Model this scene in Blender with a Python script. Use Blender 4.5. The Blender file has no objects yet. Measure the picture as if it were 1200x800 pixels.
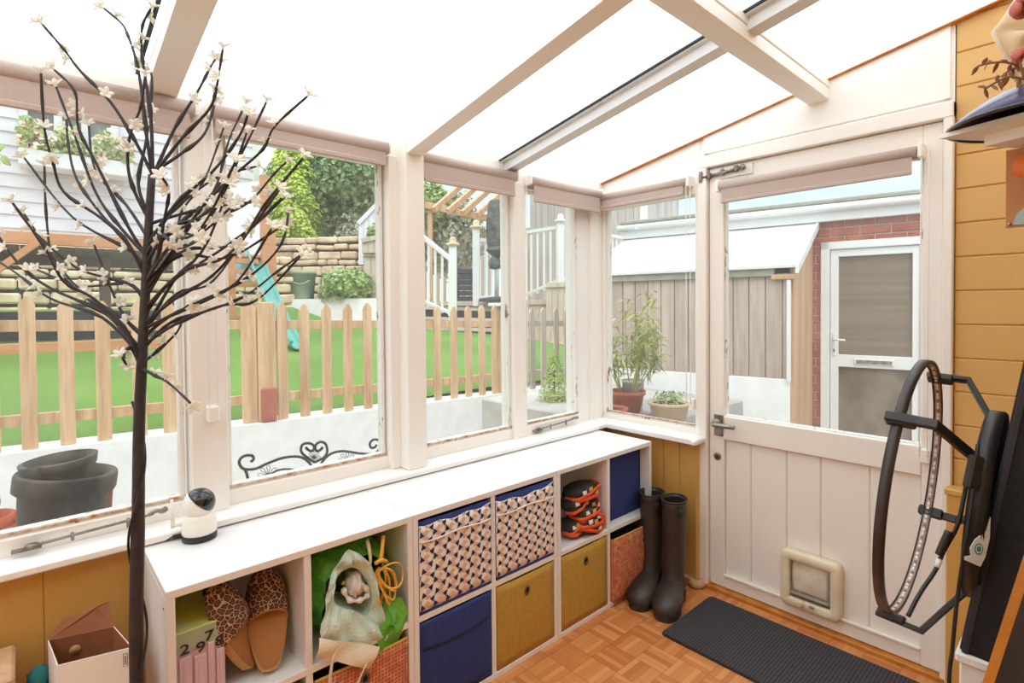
import bpy, bmesh, math, random
from mathutils import Vector, Matrix, Quaternion
random.seed(7)
rnd = random.Random(11)
scene = bpy.context.scene
COL = scene.collection
PI = math.pi

# ------------------------------------------------------------------ camera
CAM = Vector((1.9096, -2.4219, 1.3596))
FPX, YAW, PIT, ROL, SY = 630.08, .8342, -.0202, -.0092, -29.63
F = Vector((-math.sin(YAW)*math.cos(PIT), math.cos(YAW)*math.cos(PIT), math.sin(PIT)))
r0 = Vector((math.cos(YAW), math.sin(YAW), 0)); u0 = r0.cross(F)
R = r0*math.cos(ROL) + u0*math.sin(ROL); U = -r0*math.sin(ROL) + u0*math.cos(ROL)
cd = bpy.data.cameras.new('camera'); cam = bpy.data.objects.new('camera', cd); COL.objects.link(cam)
M3 = Matrix((R, U, -F)).transposed()
cam.matrix_world = Matrix.Translation(CAM) @ M3.to_4x4()
cd.sensor_width = 36; cd.lens = FPX*36/1200; cd.shift_y = SY/1200; cd.clip_start = .02; cd.clip_end = 300
scene.camera = cam

def ray(px, py): return F + R*((px-600)/FPX) - U*((py-400-SY)/FPX)
def at(px, py, w): return CAM + ray(px, py)*w            # point seen at a pixel, at depth w
def on(px, py, ax, v):                                   # point seen at a pixel, on an axis plane
    d = ray(px, py); i = 'xyz'.index(ax)
    return CAM + d*((v-CAM[i])/d[i])

# ------------------------------------------------------------------ materials
def lin(h):
    c = [int(h[i:i+2], 16)/255 for i in (0, 2, 4)]
    return tuple((x/12.92 if x <= .04045 else ((x+.055)/1.055)**2.4) for x in c) + (1,)
class NT:
    def __init__(s, name):
        s.m = bpy.data.materials.new(name); s.m.use_nodes = True; s.t = s.m.node_tree
        s.n = s.t.nodes; s.out = s.n['Material Output']; s.b = s.n['Principled BSDF']
    def new(s, k, **kw):
        n = s.n.new(k)
        for a, v in kw.items():
            if hasattr(n, a): setattr(n, a, v)
            else: n.inputs[a].default_value = v
        return n
    def ln(s, a, b): s.t.links.new(a, b)
    def val(s, sock, v):
        if hasattr(v, 'default_value') or hasattr(v, 'is_linked'): s.ln(v, sock)
        else: sock.default_value = v
    def math(s, op, a, b=None, c=None):
        n = s.n.new('ShaderNodeMath'); n.operation = op
        s.val(n.inputs[0], a)
        if b is not None: s.val(n.inputs[1], b)
        if c is not None: s.val(n.inputs[2], c)
        return n.outputs[0]
    def mix(s, f, a, b):
        n = s.n.new('ShaderNodeMix'); n.data_type = 'RGBA'
        s.val(n.inputs[0], f); s.val(n.inputs[6], a); s.val(n.inputs[7], b)
        return n.outputs[2]
    def obj(s):
        return s.n.new('ShaderNodeTexCoord').outputs['Object']
    def xyz(s, v=None):
        n = s.n.new('ShaderNodeSeparateXYZ'); s.ln(v or s.obj(), n.inputs[0]); return n.outputs
    def noise(s, scale, detail=3, stretch=None, rough=.5):
        n = s.n.new('ShaderNodeTexNoise'); n.inputs['Scale'].default_value = scale; n.inputs['Detail'].default_value = detail
        n.inputs['Roughness'].default_value = rough
        v = s.obj()
        if stretch:
            mp = s.n.new('ShaderNodeMapping'); mp.inputs['Scale'].default_value = stretch; s.ln(v, mp.inputs[0]); v = mp.outputs[0]
        s.ln(v, n.inputs['Vector']); return n.outputs['Fac']
    def ramp(s, f, stops):
        n = s.n.new('ShaderNodeValToRGB'); s.ln(f, n.inputs[0]); e = n.color_ramp.elements
        while len(e) < len(stops): e.new(.5)
        for el, (p, c) in zip(e, stops): el.position = p; el.color = lin(c) if isinstance(c, str) else c
        return n.outputs[0]
    def bump(s, h, st=.3, dist=.01):
        n = s.n.new('ShaderNodeBump'); n.inputs['Strength'].default_value = st; n.inputs['Distance'].default_value = dist
        s.ln(h, n.inputs['Height']); s.ln(n.outputs[0], s.b.inputs['Normal'])
def mat(name, c1, c2=None, scale=20, rough=.55, metal=0, bump=0, stretch=None, bscale=None, coat=0, spec=None, dist=.004):
    t = NT(name); t.b.inputs['Roughness'].default_value = rough; t.b.inputs['Metallic'].default_value = metal
    if spec is not None: t.b.inputs['Specular IOR Level'].default_value = spec
    if coat: t.b.inputs['Coat Weight'].default_value = coat
    f = t.noise(scale, 4, stretch)
    if c2: t.ln(t.ramp(f, [(.35, c1), (.65, c2)]), t.b.inputs['Base Color'])
    else: t.b.inputs['Base Color'].default_value = lin(c1)
    if bump: t.bump(t.noise(bscale or scale, 4, stretch), bump, dist)
    return t.m
def wood(name, a, b, rough=.6, axis=2, scale=14, knots=True):
    t = NT(name); st = [1, 1, 1]; st[axis] = .07
    f = t.noise(scale, 5, tuple(st), .62)
    w = t.noise(scale*6, 3, tuple(st))
    m = t.math('ADD', t.math('MULTIPLY', f, .7), t.math('MULTIPLY', w, .3))
    c = t.ramp(m, [(.34, a), (.62, b)])
    t.ln(c, t.b.inputs['Base Color']); t.b.inputs['Roughness'].default_value = rough
    t.bump(m, .25, .003); return t.m
def worn_paint(name, base, wear, amt=.30, rough=.45, scale=9):
    t = NT(name); f = t.noise(scale, 6, (1, 1, .25), .7)
    g = t.noise(2.5, 3)
    k = t.ramp(f, [(amt, (1, 1, 1, 1)), (amt+.03, (0, 0, 0, 1))])
    d = t.ramp(g, [(.3, base), (.7, base)])
    t.ln(t.mix(k, d, lin(wear)), t.b.inputs['Base Color']); t.b.inputs['Roughness'].default_value = rough
    t.bump(t.noise(60, 3), .06, .002); return t.m

M = {}
M['white_paint'] = worn_paint('white_gloss_paint', 'F1ECE5', 'B79F86', .27)
M['white_clean'] = mat('white_panel_paint', 'F0ECE5', 'F4F0EA', 5, .5)
M['door_paint'] = worn_paint('door_paint', 'EFE9E0', 'A58A6C', .275, .4, 11)
M['worn_frame'] = worn_paint('weathered_frame_paint', 'E9E6DF', '8E7458', .38, .5, 26)
M['sill'] = mat('sill_paint', 'F2EFEC', 'F6F4F1', 6, .4)
M['rust_edge'] = mat('rusty_putty', 'D9CBB8', 'A8683C', 40, .8)
M['yellow'] = mat('mustard_wall_paint', 'D3A661', 'D9AE6A', 4, .5, bump=.08, bscale=70)
M['yellow_dark'] = mat('ochre_wainscot_paint', 'C99A50', 'D1A45A', 5, .45, bump=.08, bscale=50)
M['orange_edge'] = mat('varnished_orange_wood', 'C9812E', 'B06C22', 20, .5)
M['laminate'] = mat('white_laminate', 'E6E4E2', 'E9E7E5', 3, .35)
M['blind'] = mat('taupe_blind_fabric', 'B8A59B', 'BFACA2', 150, .85, bump=.1, bscale=400)
M['plastic_white'] = mat('white_plastic', 'F1EEE6', rough=.35)
M['chrome'] = mat('worn_chrome', 'B9B4AC', '8F877C', 30, .3, .9)
M['iron'] = mat('dull_galvanised_iron', '9A9187', '6E655B', 40, .45, .8)
M['black_metal'] = mat('black_painted_metal', '28241F', '332E2A', 30, .4, .2)
M['black_plastic'] = mat('black_plastic', '231F1E', '2B2725', 20, .45)
M['black_fabric'] = mat('black_felt', '1C1919', '242020', 60, .9)
M['mat_rib'] = None
M['navy'] = mat('navy_fabric', '25346F', '2B3B78', 60, .9, bump=.2, bscale=300)
M['mustard'] = mat('mustard_fabric', 'AE8A37', 'B79340', 50, .9, bump=.25, bscale=25, dist=.01)
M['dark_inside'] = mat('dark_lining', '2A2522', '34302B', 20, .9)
M['rubber'] = mat('brown_rubber_boot', '2F2723', '40362F', 10, .42, bump=.1, bscale=30)
M['rubber_sole'] = mat('dark_rubber_sole', '2B2523', '342D2A', 20, .55)
M['bark_black'] = mat('black_branch_wrap', '2B2526', '383031', 60, .6, bump=.3, bscale=120)
M['petal'] = None
M['terracotta'] = mat('terracotta', 'C06A45', 'B15A3A', 20, .8)
M['old_pot'] = mat('weathered_black_pot', '28221D', '675C50', 9, .7, stretch=(1, 1, .4))
M['garden_wall'] = mat('white_rendered_wall', 'E8E6E4', 'F2F1F0', 8, .8, bump=.5, bscale=30)
M['picket'] = wood('pale_softwood', 'B48A62', 'DDBB93')
M['picket_grey'] = wood('weathered_softwood', 'A8988A', 'CFC0B0')
M['fence_board'] = wood('grey_brown_fence_boards', '9A8475', 'BFAD9E', scale=9)
M['fence_warm'] = wood('warm_brown_shed_boards', 'B08763', 'D2AB84', scale=9)
M['fascia_grey'] = mat('grey_green_fascia', '8C8A7A', '9B998A', 15, .7)
M['redwood'] = wood('orange_stained_timber', 'BE7A50', 'D2946A', axis=1)
M['redwood_dark'] = wood('dark_brown_timber', '5A3B2A', '7A5138', axis=1)
M['upvc'] = mat('white_upvc', 'DEDDDB', 'E2E1DF', 3, .35)
M['roof_white'] = mat('pale_sheet_roof', 'CFD0CD', 'DADAD7', 6, .6)
M['mortar'] = mat('mortar', 'B9A79A', 'A99688', 30, .9)
M['brick_red'] = mat('red_brick', '94503D', 'AC6750', 8, .85, bump=.3, bscale=80)
M['stone'] = mat('buff_stone', 'CBAE8C', 'E9D4B4', 5, .9, bump=.5, bscale=25)
M['dark_soil'] = mat('dark_soil', '3D342B', '5A4A3B', 15, 1)
M['teal'] = mat('teal_plastic', '4E968B', '5CA296', 8, .4)
M['sage_tub'] = mat('sage_plastic', '93A38A', '9DAD94', 8, .5)
M['cladding'] = mat('lilac_white_cladding', 'D9D5DA', 'E0DCE0', 4, .6)
M['grey_cover'] = mat('grey_cover_fabric', '4A4745', '6E6A67', 9, .8, bump=.5, bscale=12, dist=.03)
M['lime_leaf'] = mat('lime_conifer_foliage', 'A3BE36', 'CBDB5C', 6, .7)
M['dark_leaf'] = mat('dark_evergreen_leaf', '46612F', '8FA56C', 9, .5)
M['mid_leaf'] = mat('mid_green_leaf', '7D9A4E', 'B3C27E', 9, .6)
M['pale_leaf'] = mat('pale_variegated_leaf', 'A9B57C', 'D5D8AE', 9, .6)
M['hedge_leaf'] = mat('grey_green_hedge_leaf', '8D927A', 'B9BAA2', 9, .7)
M['bamboo_leaf'] = mat('bamboo_leaf', '9AA052', 'C5C47E', 9, .6)
M['yew_leaf'] = mat('dwarf_conifer_leaf', '86A03C', 'AEC265', 14, .7)
M['trunk'] = mat('tree_bark', '5A4B3C', '77664F', 12, .9, bump=.5)
M['green_bag'] = mat('bright_green_bag', '55A23A', '78C24A', 5, .5, bump=.4, bscale=9, dist=.02)
M['mint_bag'] = mat('pale_mint_bag_lining', 'B9D0C2', 'CFE0D4', 6, .6, bump=.35, bscale=10, dist=.02)
M['cream_bag'] = mat('cream_bag_base', 'D8C8AC', 'E2D4BB', 6, .8)
M['white_bag'] = mat('thin_white_carrier', 'D9D9D6', 'ECECEA', 12, .4, bump=.4, bscale=25)
M['yellow_cable'] = mat('yellow_cable', 'E0A43A', 'E8B04A', 10, .45)
M['suede'] = mat('tan_suede_insole', 'A06C3C', 'B07C4A', 9, .9)
M['suede_light'] = mat('light_tan_sole', 'C79F6A', 'B88C58', 9, .8)
M['card_white'] = mat('white_card', 'EEECE8', rough=.6)
M['card_brown'] = mat('brown_card_inside', '8A5232', '9C6240', 10, .8)
M['label_ink'] = mat('label_ink', '3A3632', rough=.8)
M['pink_card'] = mat('dusty_pink_card', 'CFB0BC', 'D6B9C4', 6, .6)
M['plum_ink'] = mat('plum_ink', '3B1F38', rough=.6)
M['gear_black'] = mat('black_sports_fabric', '2A2522', '39332E', 40, .7, bump=.3, bscale=60)
M['gear_orange'] = mat('bright_orange_trim', 'E8572A', 'F0662F', 20, .6)
M['gear_white'] = mat('pale_print', 'D8D2C8', rough=.7)
M['gear_gold'] = mat('gold_print', 'C79A3C', rough=.6)
M['cream_plastic'] = mat('aged_cream_plastic', 'DDCFAF', 'E6DABD', 12, .4)
M['flap_clear'] = mat('smoky_flap', 'E9DFCC', 'D8CBB4', 25, .2, coat=.4)
M['flap_grey'] = mat('grey_flap_rim', '9A907F', '8B8170', 20, .5)
M['gloss_black'] = mat('glossy_black_dome', '1B1918', rough=.12, coat=.6)
M['ring_black'] = mat('bronze_black_ring', '362E2B', '403733', 25, .4, .1)
M['led'] = mat('unlit_led_strip', 'D9D0C6', 'C9A595', 60, .4)
M['led_chip'] = mat('led_chip', 'EFE7D0', rough=.3)
M['copper'] = mat('copper_pcb', 'A86A4E', rough=.5)
M['board_grey'] = mat('charcoal_board', '37323B', '2E2A31', 12, .7)
M['steel'] = mat('brushed_steel', 'A9A6A0', rough=.3, metal=.9)
M['cream_cloth'] = mat('cream_canvas', 'EDE3CE', 'E4D8BF', 15, .9, bump=.3, bscale=9, dist=.02)
M['pink_flower'] = mat('dusty_red_petal', 'B25A58', 'C77872', 20, .8)
M['mauve_twig'] = mat('dried_mauve_stem', '7A5548', '94705F', 30, .9)
M['kraft'] = mat('kraft_paper', 'C98F62', 'BF8456', 12, .8)
M['orange_paint'] = mat('orange_disc', 'EE7A35', rough=.6)
M['pale_blue'] = mat('pale_blue_card', 'A9C0C0', 'B5CACA', 8, .6)
M['tag_white'] = mat('white_tag', 'EEEDE8', rough=.6)
M['tag_teal'] = mat('teal_print', '2C8FA0', rough=.6)
M['scarf_teal'] = mat('teal_cloth', '2F7F82', rough=.9)
M['grey_slate'] = mat('slate_paving', 'A8A39C', 'BDB7AF', 5, .85, bump=.3)
M['red_brick_light'] = mat('red_terracotta_block', 'B4644E', 'A55845', 18, .85, bump=.5, bscale=60)
M['house_glass'] = mat('dim_window_glass', '6E6A66', '857F7A', 2, .15)
M['dark_glass'] = mat('brown_glass_painted_reflection', '7A6C5D', '8A7B6A', 3, .3, stretch=(.2, .2, 6), spec=.3)  # level brown streaks paint the reflected boarding into the pane's colour
M['lower_glass'] = mat('obscured_glass', '645747', '8A7B69', 5, .4, bump=.5, bscale=60)
M['gold_rim'] = mat('ochre_rim', 'C9A24A', rough=.8)
M['eyelet'] = mat('brass_eyelet', '7A6A4C', rough=.35, metal=.8)
M['black_hole'] = mat('black_recess', '0E0C0B', rough=.9)
M['gasket'] = mat('black_gasket', '23282A', rough=.5)
M['alu'] = mat('white_aluminium_bar', 'DADDDC', 'E3E5E4', 8, .4)
M['string'] = mat('white_bead_chain', 'EFEAE2', rough=.5)

def m_glass():
    t = NT('window_glass'); n = t.n; n.remove(t.b)
    tr = t.new('ShaderNodeBsdfTransparent'); tr.inputs[0].default_value = (.97, .985, .975, 1)
    gl = t.new('ShaderNodeBsdfGlossy'); gl.inputs['Roughness'].default_value = .02
    fr = t.new('ShaderNodeFresnel'); fr.inputs[0].default_value = 1.35
    mx = t.new('ShaderNodeMixShader'); ge = t.new('ShaderNodeNewGeometry'); t.ln(t.math('MULTIPLY', fr.outputs[0], t.math('SUBTRACT', 1, ge.outputs['Backfacing'])), mx.inputs[0]); t.ln(tr.outputs[0], mx.inputs[1]); t.ln(gl.outputs[0], mx.inputs[2])
    df = t.new('ShaderNodeBsdfTranslucent'); df.inputs[0].default_value = (.95, .95, .93, 1)      # pale film puts the washed-out haze of reflections into the glass
    m2 = t.new('ShaderNodeMixShader'); f = t.noise(3, 4); k = t.math('MULTIPLY', f, .07)
    t.ln(k, m2.inputs[0]); t.ln(mx.outputs[0], m2.inputs[1]); t.ln(df.outputs[0], m2.inputs[2])
    t.ln(m2.outputs[0], t.out.inputs[0]); return t.m
M['glass'] = m_glass()
def m_petal():
    t = NT('cream_blossom'); t.b.inputs['Base Color'].default_value = lin('FAF8F0'); t.b.inputs['Roughness'].default_value = .45
    a = t.new('ShaderNodeBsdfTranslucent'); a.inputs[0].default_value = lin('FFFDF6'); mx = t.new('ShaderNodeMixShader'); mx.inputs[0].default_value = .5
    t.ln(t.b.outputs[0], mx.inputs[1]); t.ln(a.outputs[0], mx.inputs[2]); t.ln(mx.outputs[0], t.out.inputs[0]); return t.m
M['petal'] = m_petal()
def m_roof():
    t = NT('opal_polycarbonate'); t.n.remove(t.b)
    a = t.new('ShaderNodeBsdfTranslucent'); a.inputs[0].default_value = (.98, .98, .98, 1)
    b = t.new('ShaderNodeBsdfTransparent'); b.inputs[0].default_value = (.98, .98, .98, 1)
    x = t.xyz()[1]; s = t.math('SINE', t.math('MULTIPLY', x, 300))
    k = t.math('ADD', .42, t.math('MULTIPLY', s, .03))
    m = t.new('ShaderNodeMixShader'); t.ln(k, m.inputs[0]); t.ln(a.outputs[0], m.inputs[1]); t.ln(b.outputs[0], m.inputs[2])
    t.ln(m.outputs[0], t.out.inputs[0]); return t.m
M['roof_sheet'] = m_roof()
def m_parquet():
    t = NT('mosaic_parquet'); s = .118; x, y, z = t.xyz()
    u = t.math('DIVIDE', x, s); v = t.math('DIVIDE', y, s)
    iu = t.math('FLOOR', u); iv = t.math('FLOOR', v); fu = t.math('FRACT', u); fv = t.math('FRACT', v)
    par = t.math('GREATER_THAN', t.math('ABSOLUTE', t.math('MODULO', t.math('ADD', iu, iv), 2)), .5)
    inv = t.math('SUBTRACT', 1, par)
    a = t.math('ADD', t.math('MULTIPLY', fu, par), t.math('MULTIPLY', fv, inv))
    a5 = t.math('MULTIPLY', a, 5); sid = t.math('FLOOR', a5); fs = t.math('FRACT', a5)
    cx = t.new('ShaderNodeCombineXYZ'); t.ln(iu, cx.inputs[0]); t.ln(iv, cx.inputs[1]); t.ln(sid, cx.inputs[2])
    wn = t.new('ShaderNodeTexWhiteNoise'); t.ln(cx.outputs[0], wn.inputs['Vector'])
    g = t.noise(60, 4); mx = t.math('ADD', t.math('MULTIPLY', wn.outputs['Value'], .8), t.math('MULTIPLY', g, .2))
    c = t.ramp(mx, [(.05, 'B86D38'), (.45, 'CB8149'), (.9, 'D8965C')])
    e = t.math('LESS_THAN', t.math('MINIMUM', fs, t.math('SUBTRACT', 1, fs)), .045)
    e2 = t.math('LESS_THAN', t.math('MINIMUM', t.math('MINIMUM', fu, fv), t.math('MINIMUM', t.math('SUBTRACT', 1, fu), t.math('SUBTRACT', 1, fv))), .016)
    em = t.math('MAXIMUM', t.math('MULTIPLY', e, .25), t.math('MULTIPLY', e2, .4))
    t.ln(t.mix(em, c, lin('7A4322')), t.b.inputs['Base Color']); t.b.inputs['Roughness'].default_value = .33
    return t.m
M['parquet'] = m_parquet()
def m_rib():
    t = NT('ribbed_doormat'); x, y, z = t.xyz()
    w = t.math('SINE', t.math('MULTIPLY', x, 520)); n = t.noise(250, 3)
    k = t.math('ADD', t.math('MULTIPLY', w, .25), n)
    t.ln(t.ramp(k, [(.25, '2C2A2C'), (.75, '4A474A')]), t.b.inputs['Base Color']); t.b.inputs['Roughness'].default_value = .95
    t.bump(k, .6, .006); return t.m
M['mat_rib'] = m_rib()
def m_leopard():
    t = NT('leopard_print'); v = t.new('ShaderNodeTexVoronoi'); v.feature = 'DISTANCE_TO_EDGE'; v.inputs['Scale'].default_value = 72
    v2 = t.new('ShaderNodeTexVoronoi'); v2.inputs['Scale'].default_value = 72
    o = t.obj(); t.ln(o, v.inputs['Vector']); t.ln(o, v2.inputs['Vector'])
    n = t.noise(80, 2); d = t.math('ADD', v.outputs['Distance'], t.math('MULTIPLY', t.math('SUBTRACT', n, .5), .12))
    t.ln(t.ramp(d, [(.03, 'CDB097'), (.075, '46291F'), (.22, '55332A'), (.34, '6E4A3A')]), t.b.inputs['Base Color'])
    t.b.inputs['Roughness'].default_value = .85; return t.m
M['leopard'] = m_leopard()
def m_weave(name, a, b, c):
    t = NT(name); x, y, z = t.xyz(); h = t.math('ADD', x, y)
    s1 = t.math('SINE', t.math('MULTIPLY', h, 560)); s2 = t.math('SINE', t.math('MULTIPLY', z, 560)); n = t.noise(45, 3)
    k = t.math('ADD', t.math('MULTIPLY', t.math('MAXIMUM', s1, s2), .5), t.math('MULTIPLY', t.math('SUBTRACT', n, .5), 1.2))
    t.ln(t.ramp(k, [(.15, a), (.45, b), (.8, c)]), t.b.inputs['Base Color']); t.b.inputs['Roughness'].default_value = .9
    t.bump(k, .4, .004); return t.m
M['weave'] = m_weave('coral_woven_fabric', 'B4603F', 'D08362', 'E8B898')
def m_lawn():
    t = NT('artificial_lawn'); f = t.noise(120, 5); g = t.noise(1.2, 4); k = t.math('ADD', t.math('MULTIPLY', f, .6), t.math('MULTIPLY', g, .4))
    t.ln(t.ramp(k, [(.35, '587A2C'), (.6, '789C3F'), (.75, '92B054')]), t.b.inputs['Base Color']); t.b.inputs['Roughness'].default_value = .9
    t.bump(t.noise(90, 4), .9, .02); return t.m
M['lawn'] = m_lawn()
def m_gradient_card():
    t = NT('green_yellow_card'); x, y, z = t.xyz(); n = t.noise(7, 2); k = t.math('ADD', t.math('MULTIPLY', y, 1.2), t.math('MULTIPLY', n, .9))
    t.ln(t.ramp(k, [(.2, 'BFE6C4'), (.45, 'DBE060'), (.62, 'C4DC74'), (.8, 'BFEBD8')]), t.b.inputs['Base Color']); t.b.inputs['Roughness'].default_value = .5
    return t.m
M['green_card'] = m_gradient_card()
def m_bowl():
    t = NT('smoky_purple_glass'); t.b.inputs['Base Color'].default_value = lin('4D3F63'); t.b.inputs['Roughness'].default_value = .2; t.b.inputs['Specular IOR Level'].default_value = .3
    f = t.noise(6, 3); t.ln(t.ramp(f, [(.4, '33284F'), (.6, '483B5C'), (.75, '8A6F58')]), t.b.inputs['Base Color']); return t.m
M['bowl'] = m_bowl()

# ------------------------------------------------------------------ mesh helpers
class MB:
    def __init__(s): s.v = []; s.f = []; s.mi = []; s.sm = []
    def add(s, vs, fs, mi=0, sm=False):
        o = len(s.v); s.v += [Vector(v) for v in vs]
        for f in fs: s.f.append([i+o for i in f]); s.mi.append(mi); s.sm.append(sm)
        return s
    def box(s, a, b, bev=.002, mi=0, M4=None):
        lo = [min(a[i], b[i]) for i in range(3)]; hi = [max(a[i], b[i]) for i in range(3)]
        bev = min(bev, min(hi[i]-lo[i] for i in range(3))*.3)
        bm = bmesh.new(); bmesh.ops.create_cube(bm, size=1)
        for v in bm.verts:
            v.co = Vector([(lo[i]+hi[i])/2+v.co[i]*(hi[i]-lo[i]) for i in range(3)])
        if bev > 1e-5: bmesh.ops.bevel(bm, geom=bm.edges[:], offset=bev, segments=1, affect='EDGES', profile=.5)
        if M4 is not None: bm.transform(M4)
        bm.verts.index_update(); s.add([v.co.copy() for v in bm.verts], [[v.index for v in f.verts] for f in bm.faces], mi); bm.free(); return s
    def beam(s, p, q, w, h, up=(0, 0, 1), bev=.002, mi=0):
        p = Vector(p); q = Vector(q); d = (q-p); L = d.length; d.normalize(); up = Vector(up)
        x = d.cross(up)
        if x.length < 1e-4: x = d.cross(Vector((1, 0, 0)))
        x.normalize(); y = x.cross(d)
        m = Matrix((x, d, y)).transposed().to_4x4(); m.translation = (p+q)/2
        return s.box((-w/2, -L/2, -h/2), (w/2, L/2, h/2), bev, mi, m)
    def tube(s, pts, r, n=8, mi=0, cap=True, closed=False):
        pts = [Vector(p) for p in pts]; k = len(pts); rs = r if isinstance(r, (list, tuple)) else [r]*k
        t0 = (pts[1]-pts[0]).normalized(); a = t0.orthogonal().normalized(); rings = []
        for i in range(k):
            if closed: t = pts[(i+1) % k]-pts[i-1]
            else: t = pts[min(i+1, k-1)]-pts[max(i-1, 0)]
            if t.length < 1e-9: t = t0.copy()
            t.normalize(); a = a-t*a.dot(t)
            if a.length < 1e-6: a = t.orthogonal()
            a.normalize(); b = t.cross(a)
            rings.append([pts[i]+(a*math.cos(2*PI*j/n)+b*math.sin(2*PI*j/n))*rs[i] for j in range(n)])
        vs = [p for q in rings for p in q]; fs = []
        for i in range(k if closed else k-1):
            i2 = (i+1) % k
            for j in range(n): fs.append([i*n+j, i*n+(j+1) % n, i2*n+(j+1) % n, i2*n+j])
        if cap and not closed: fs.append(list(range(n))[::-1]); fs.append([(k-1)*n+j for j in range(n)])
        return s.add(vs, fs, mi, True)
    def lathe(s, prof, c=(0, 0, 0), n=24, mi=0, M4=None, sx=1, sy=1, closed=False):
        vs = []; c = Vector(c)
        for (r, z) in prof:
            for j in range(n):
                p = Vector((r*sx*math.cos(2*PI*j/n), r*sy*math.sin(2*PI*j/n), z))
                vs.append(M4 @ p if M4 is not None else c+p)
        k = len(prof); fs = []
        for i in range(k if closed else k-1):
            i2 = (i+1) % k
            for j in range(n): fs.append([i*n+j, i*n+(j+1) % n, i2*n+(j+1) % n, i2*n+j])
        if not closed:
            if prof[0][0] > 1e-6: fs.append(list(range(n))[::-1])
            if prof[-1][0] > 1e-6: fs.append([(k-1)*n+j for j in range(n)])
        return s.add(vs, fs, mi, True)
    def prism(s, poly, d, mi=0, sm=False):               # closed 3-D polygon swept by d
        n = len(poly); poly = [Vector(p) for p in poly]; d = Vector(d)
        fs = [list(range(n))[::-1], [i+n for i in range(n)]]+[[i, (i+1) % n, n+(i+1) % n, n+i] for i in range(n)]
        return s.add(poly+[p+d for p in poly], fs, mi, sm)
    def ball(s, c, r, nu=14, nv=9, mi=0, M3=None, fn=None):
        c = Vector(c); r = Vector(r) if hasattr(r, '__len__') else Vector((r, r, r)); vs = []; fs = []
        for i in range(nv+1):
            th = PI*i/nv
            for j in range(nu):
                ph = 2*PI*j/nu; d = Vector((math.sin(th)*math.cos(ph), math.sin(th)*math.sin(ph), math.cos(th)))
                k = fn(d) if fn else 1
                p = Vector((d.x*r.x*k, d.y*r.y*k, d.z*r.z*k)); vs.append(c+(M3 @ p if M3 is not None else p))
        for i in range(nv):
            for j in range(nu): fs.append([i*nu+j, i*nu+(j+1) % nu, (i+1)*nu+(j+1) % nu, (i+1)*nu+j][::-1])
        return s.add(vs, fs, mi, True)
    def grid(s, fn, nu, nv, mi=0, th=0, sm=True, closed_u=False):
        P = [[Vector(fn(i/nu, j/nv)) for i in range(nu+1)] for j in range(nv+1)]
        vs = [p for q in P for p in q]; w = nu+1
        fs = [[j*w+i, j*w+i+1, (j+1)*w+i+1, (j+1)*w+i] for j in range(nv) for i in range(nu)]
        if not th: return s.add(vs, fs, mi, sm)
        N = []
        for j in range(nv+1):
            for i in range(nu+1):
                du = P[j][min(i+1, nu)]-P[j][max(i-1, 0)]; dv = P[min(j+1, nv)][i]-P[max(j-1, 0)][i]
                n = du.cross(dv); N.append(n.normalized() if n.length > 1e-9 else Vector((0, 0, 1)))
        k = len(vs); vs2 = [v-n*th for v, n in zip(vs, N)]
        fs2 = [[i+k for i in f][::-1] for f in fs]
        b = [i for i in range(nu)]+[j*w+nu for j in range(nv)]+[nv*w+i for i in range(nu, 0, -1)]+[j*w for j in range(nv, 0, -1)]
        side = [[b[(i+1) % len(b)], b[i], b[i]+k, b[(i+1) % len(b)]+k] for i in range(len(b))]
        return s.add(vs+vs2, fs+fs2+side, mi, sm)
    def build(s, name, mats, parent=None, org=None, fix=False):
        if not isinstance(mats, (list, tuple)): mats = [mats]
        mats = [M[m] if isinstance(m, str) else m for m in mats]
        base = Vector(org) if org is not None else Vector((0, 0, 0))
        off = base.copy()
        if parent is not None: off = abs_loc(parent)+base*0
        me = bpy.data.meshes.new(name); me.from_pydata([tuple(v-off) for v in s.v], [], s.f)
        for m in mats: me.materials.append(m)
        me.polygons.foreach_set('material_index', s.mi); me.polygons.foreach_set('use_smooth', s.sm); me.update()
        if fix:
            bm = bmesh.new(); bm.from_mesh(me); bmesh.ops.recalc_face_normals(bm, faces=bm.faces[:]); bm.to_mesh(me); bm.free()
        o = bpy.data.objects.new(name, me); COL.objects.link(o)
        if parent is not None: o.parent = parent
        else: o.location = base
        return o
def abs_loc(o):
    v = Vector((0, 0, 0))
    while o is not None: v += o.location; o = o.parent
    return v
def tag(o, label, cat, group=None, kind=None):
    o['label'] = label; o['category'] = cat
    if group: o['group'] = group
    if kind: o['kind'] = kind
    return o
def thing(name, label, cat, loc=(0, 0, 0), group=None):
    o = bpy.data.objects.new(name, None); COL.objects.link(o); o.location = loc; o.empty_display_size = .05
    return tag(o, label, cat, group)
def struct(name, mb, mats, parent=None, label=None, cat='structure', fix=False):
    o = mb.build(name, mats, parent, fix=fix)
    if parent is None:
        o['kind'] = 'structure'; o['label'] = label; o['category'] = cat
    return o
def dup(root, loc=None, rotz=None, label=None, scale=None):
    c = root.copy(); COL.objects.link(c)
    if loc is not None: c.location = loc
    if rotz is not None: c.rotation_euler = (0, 0, rotz)
    if scale is not None: c.scale = (scale,)*3
    if label: c['label'] = label
    for ch in root.children:
        d = ch.copy(); COL.objects.link(d); d.parent = c
        for g in ch.children:
            e = g.copy(); COL.objects.link(e); e.parent = d
    return c
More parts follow.
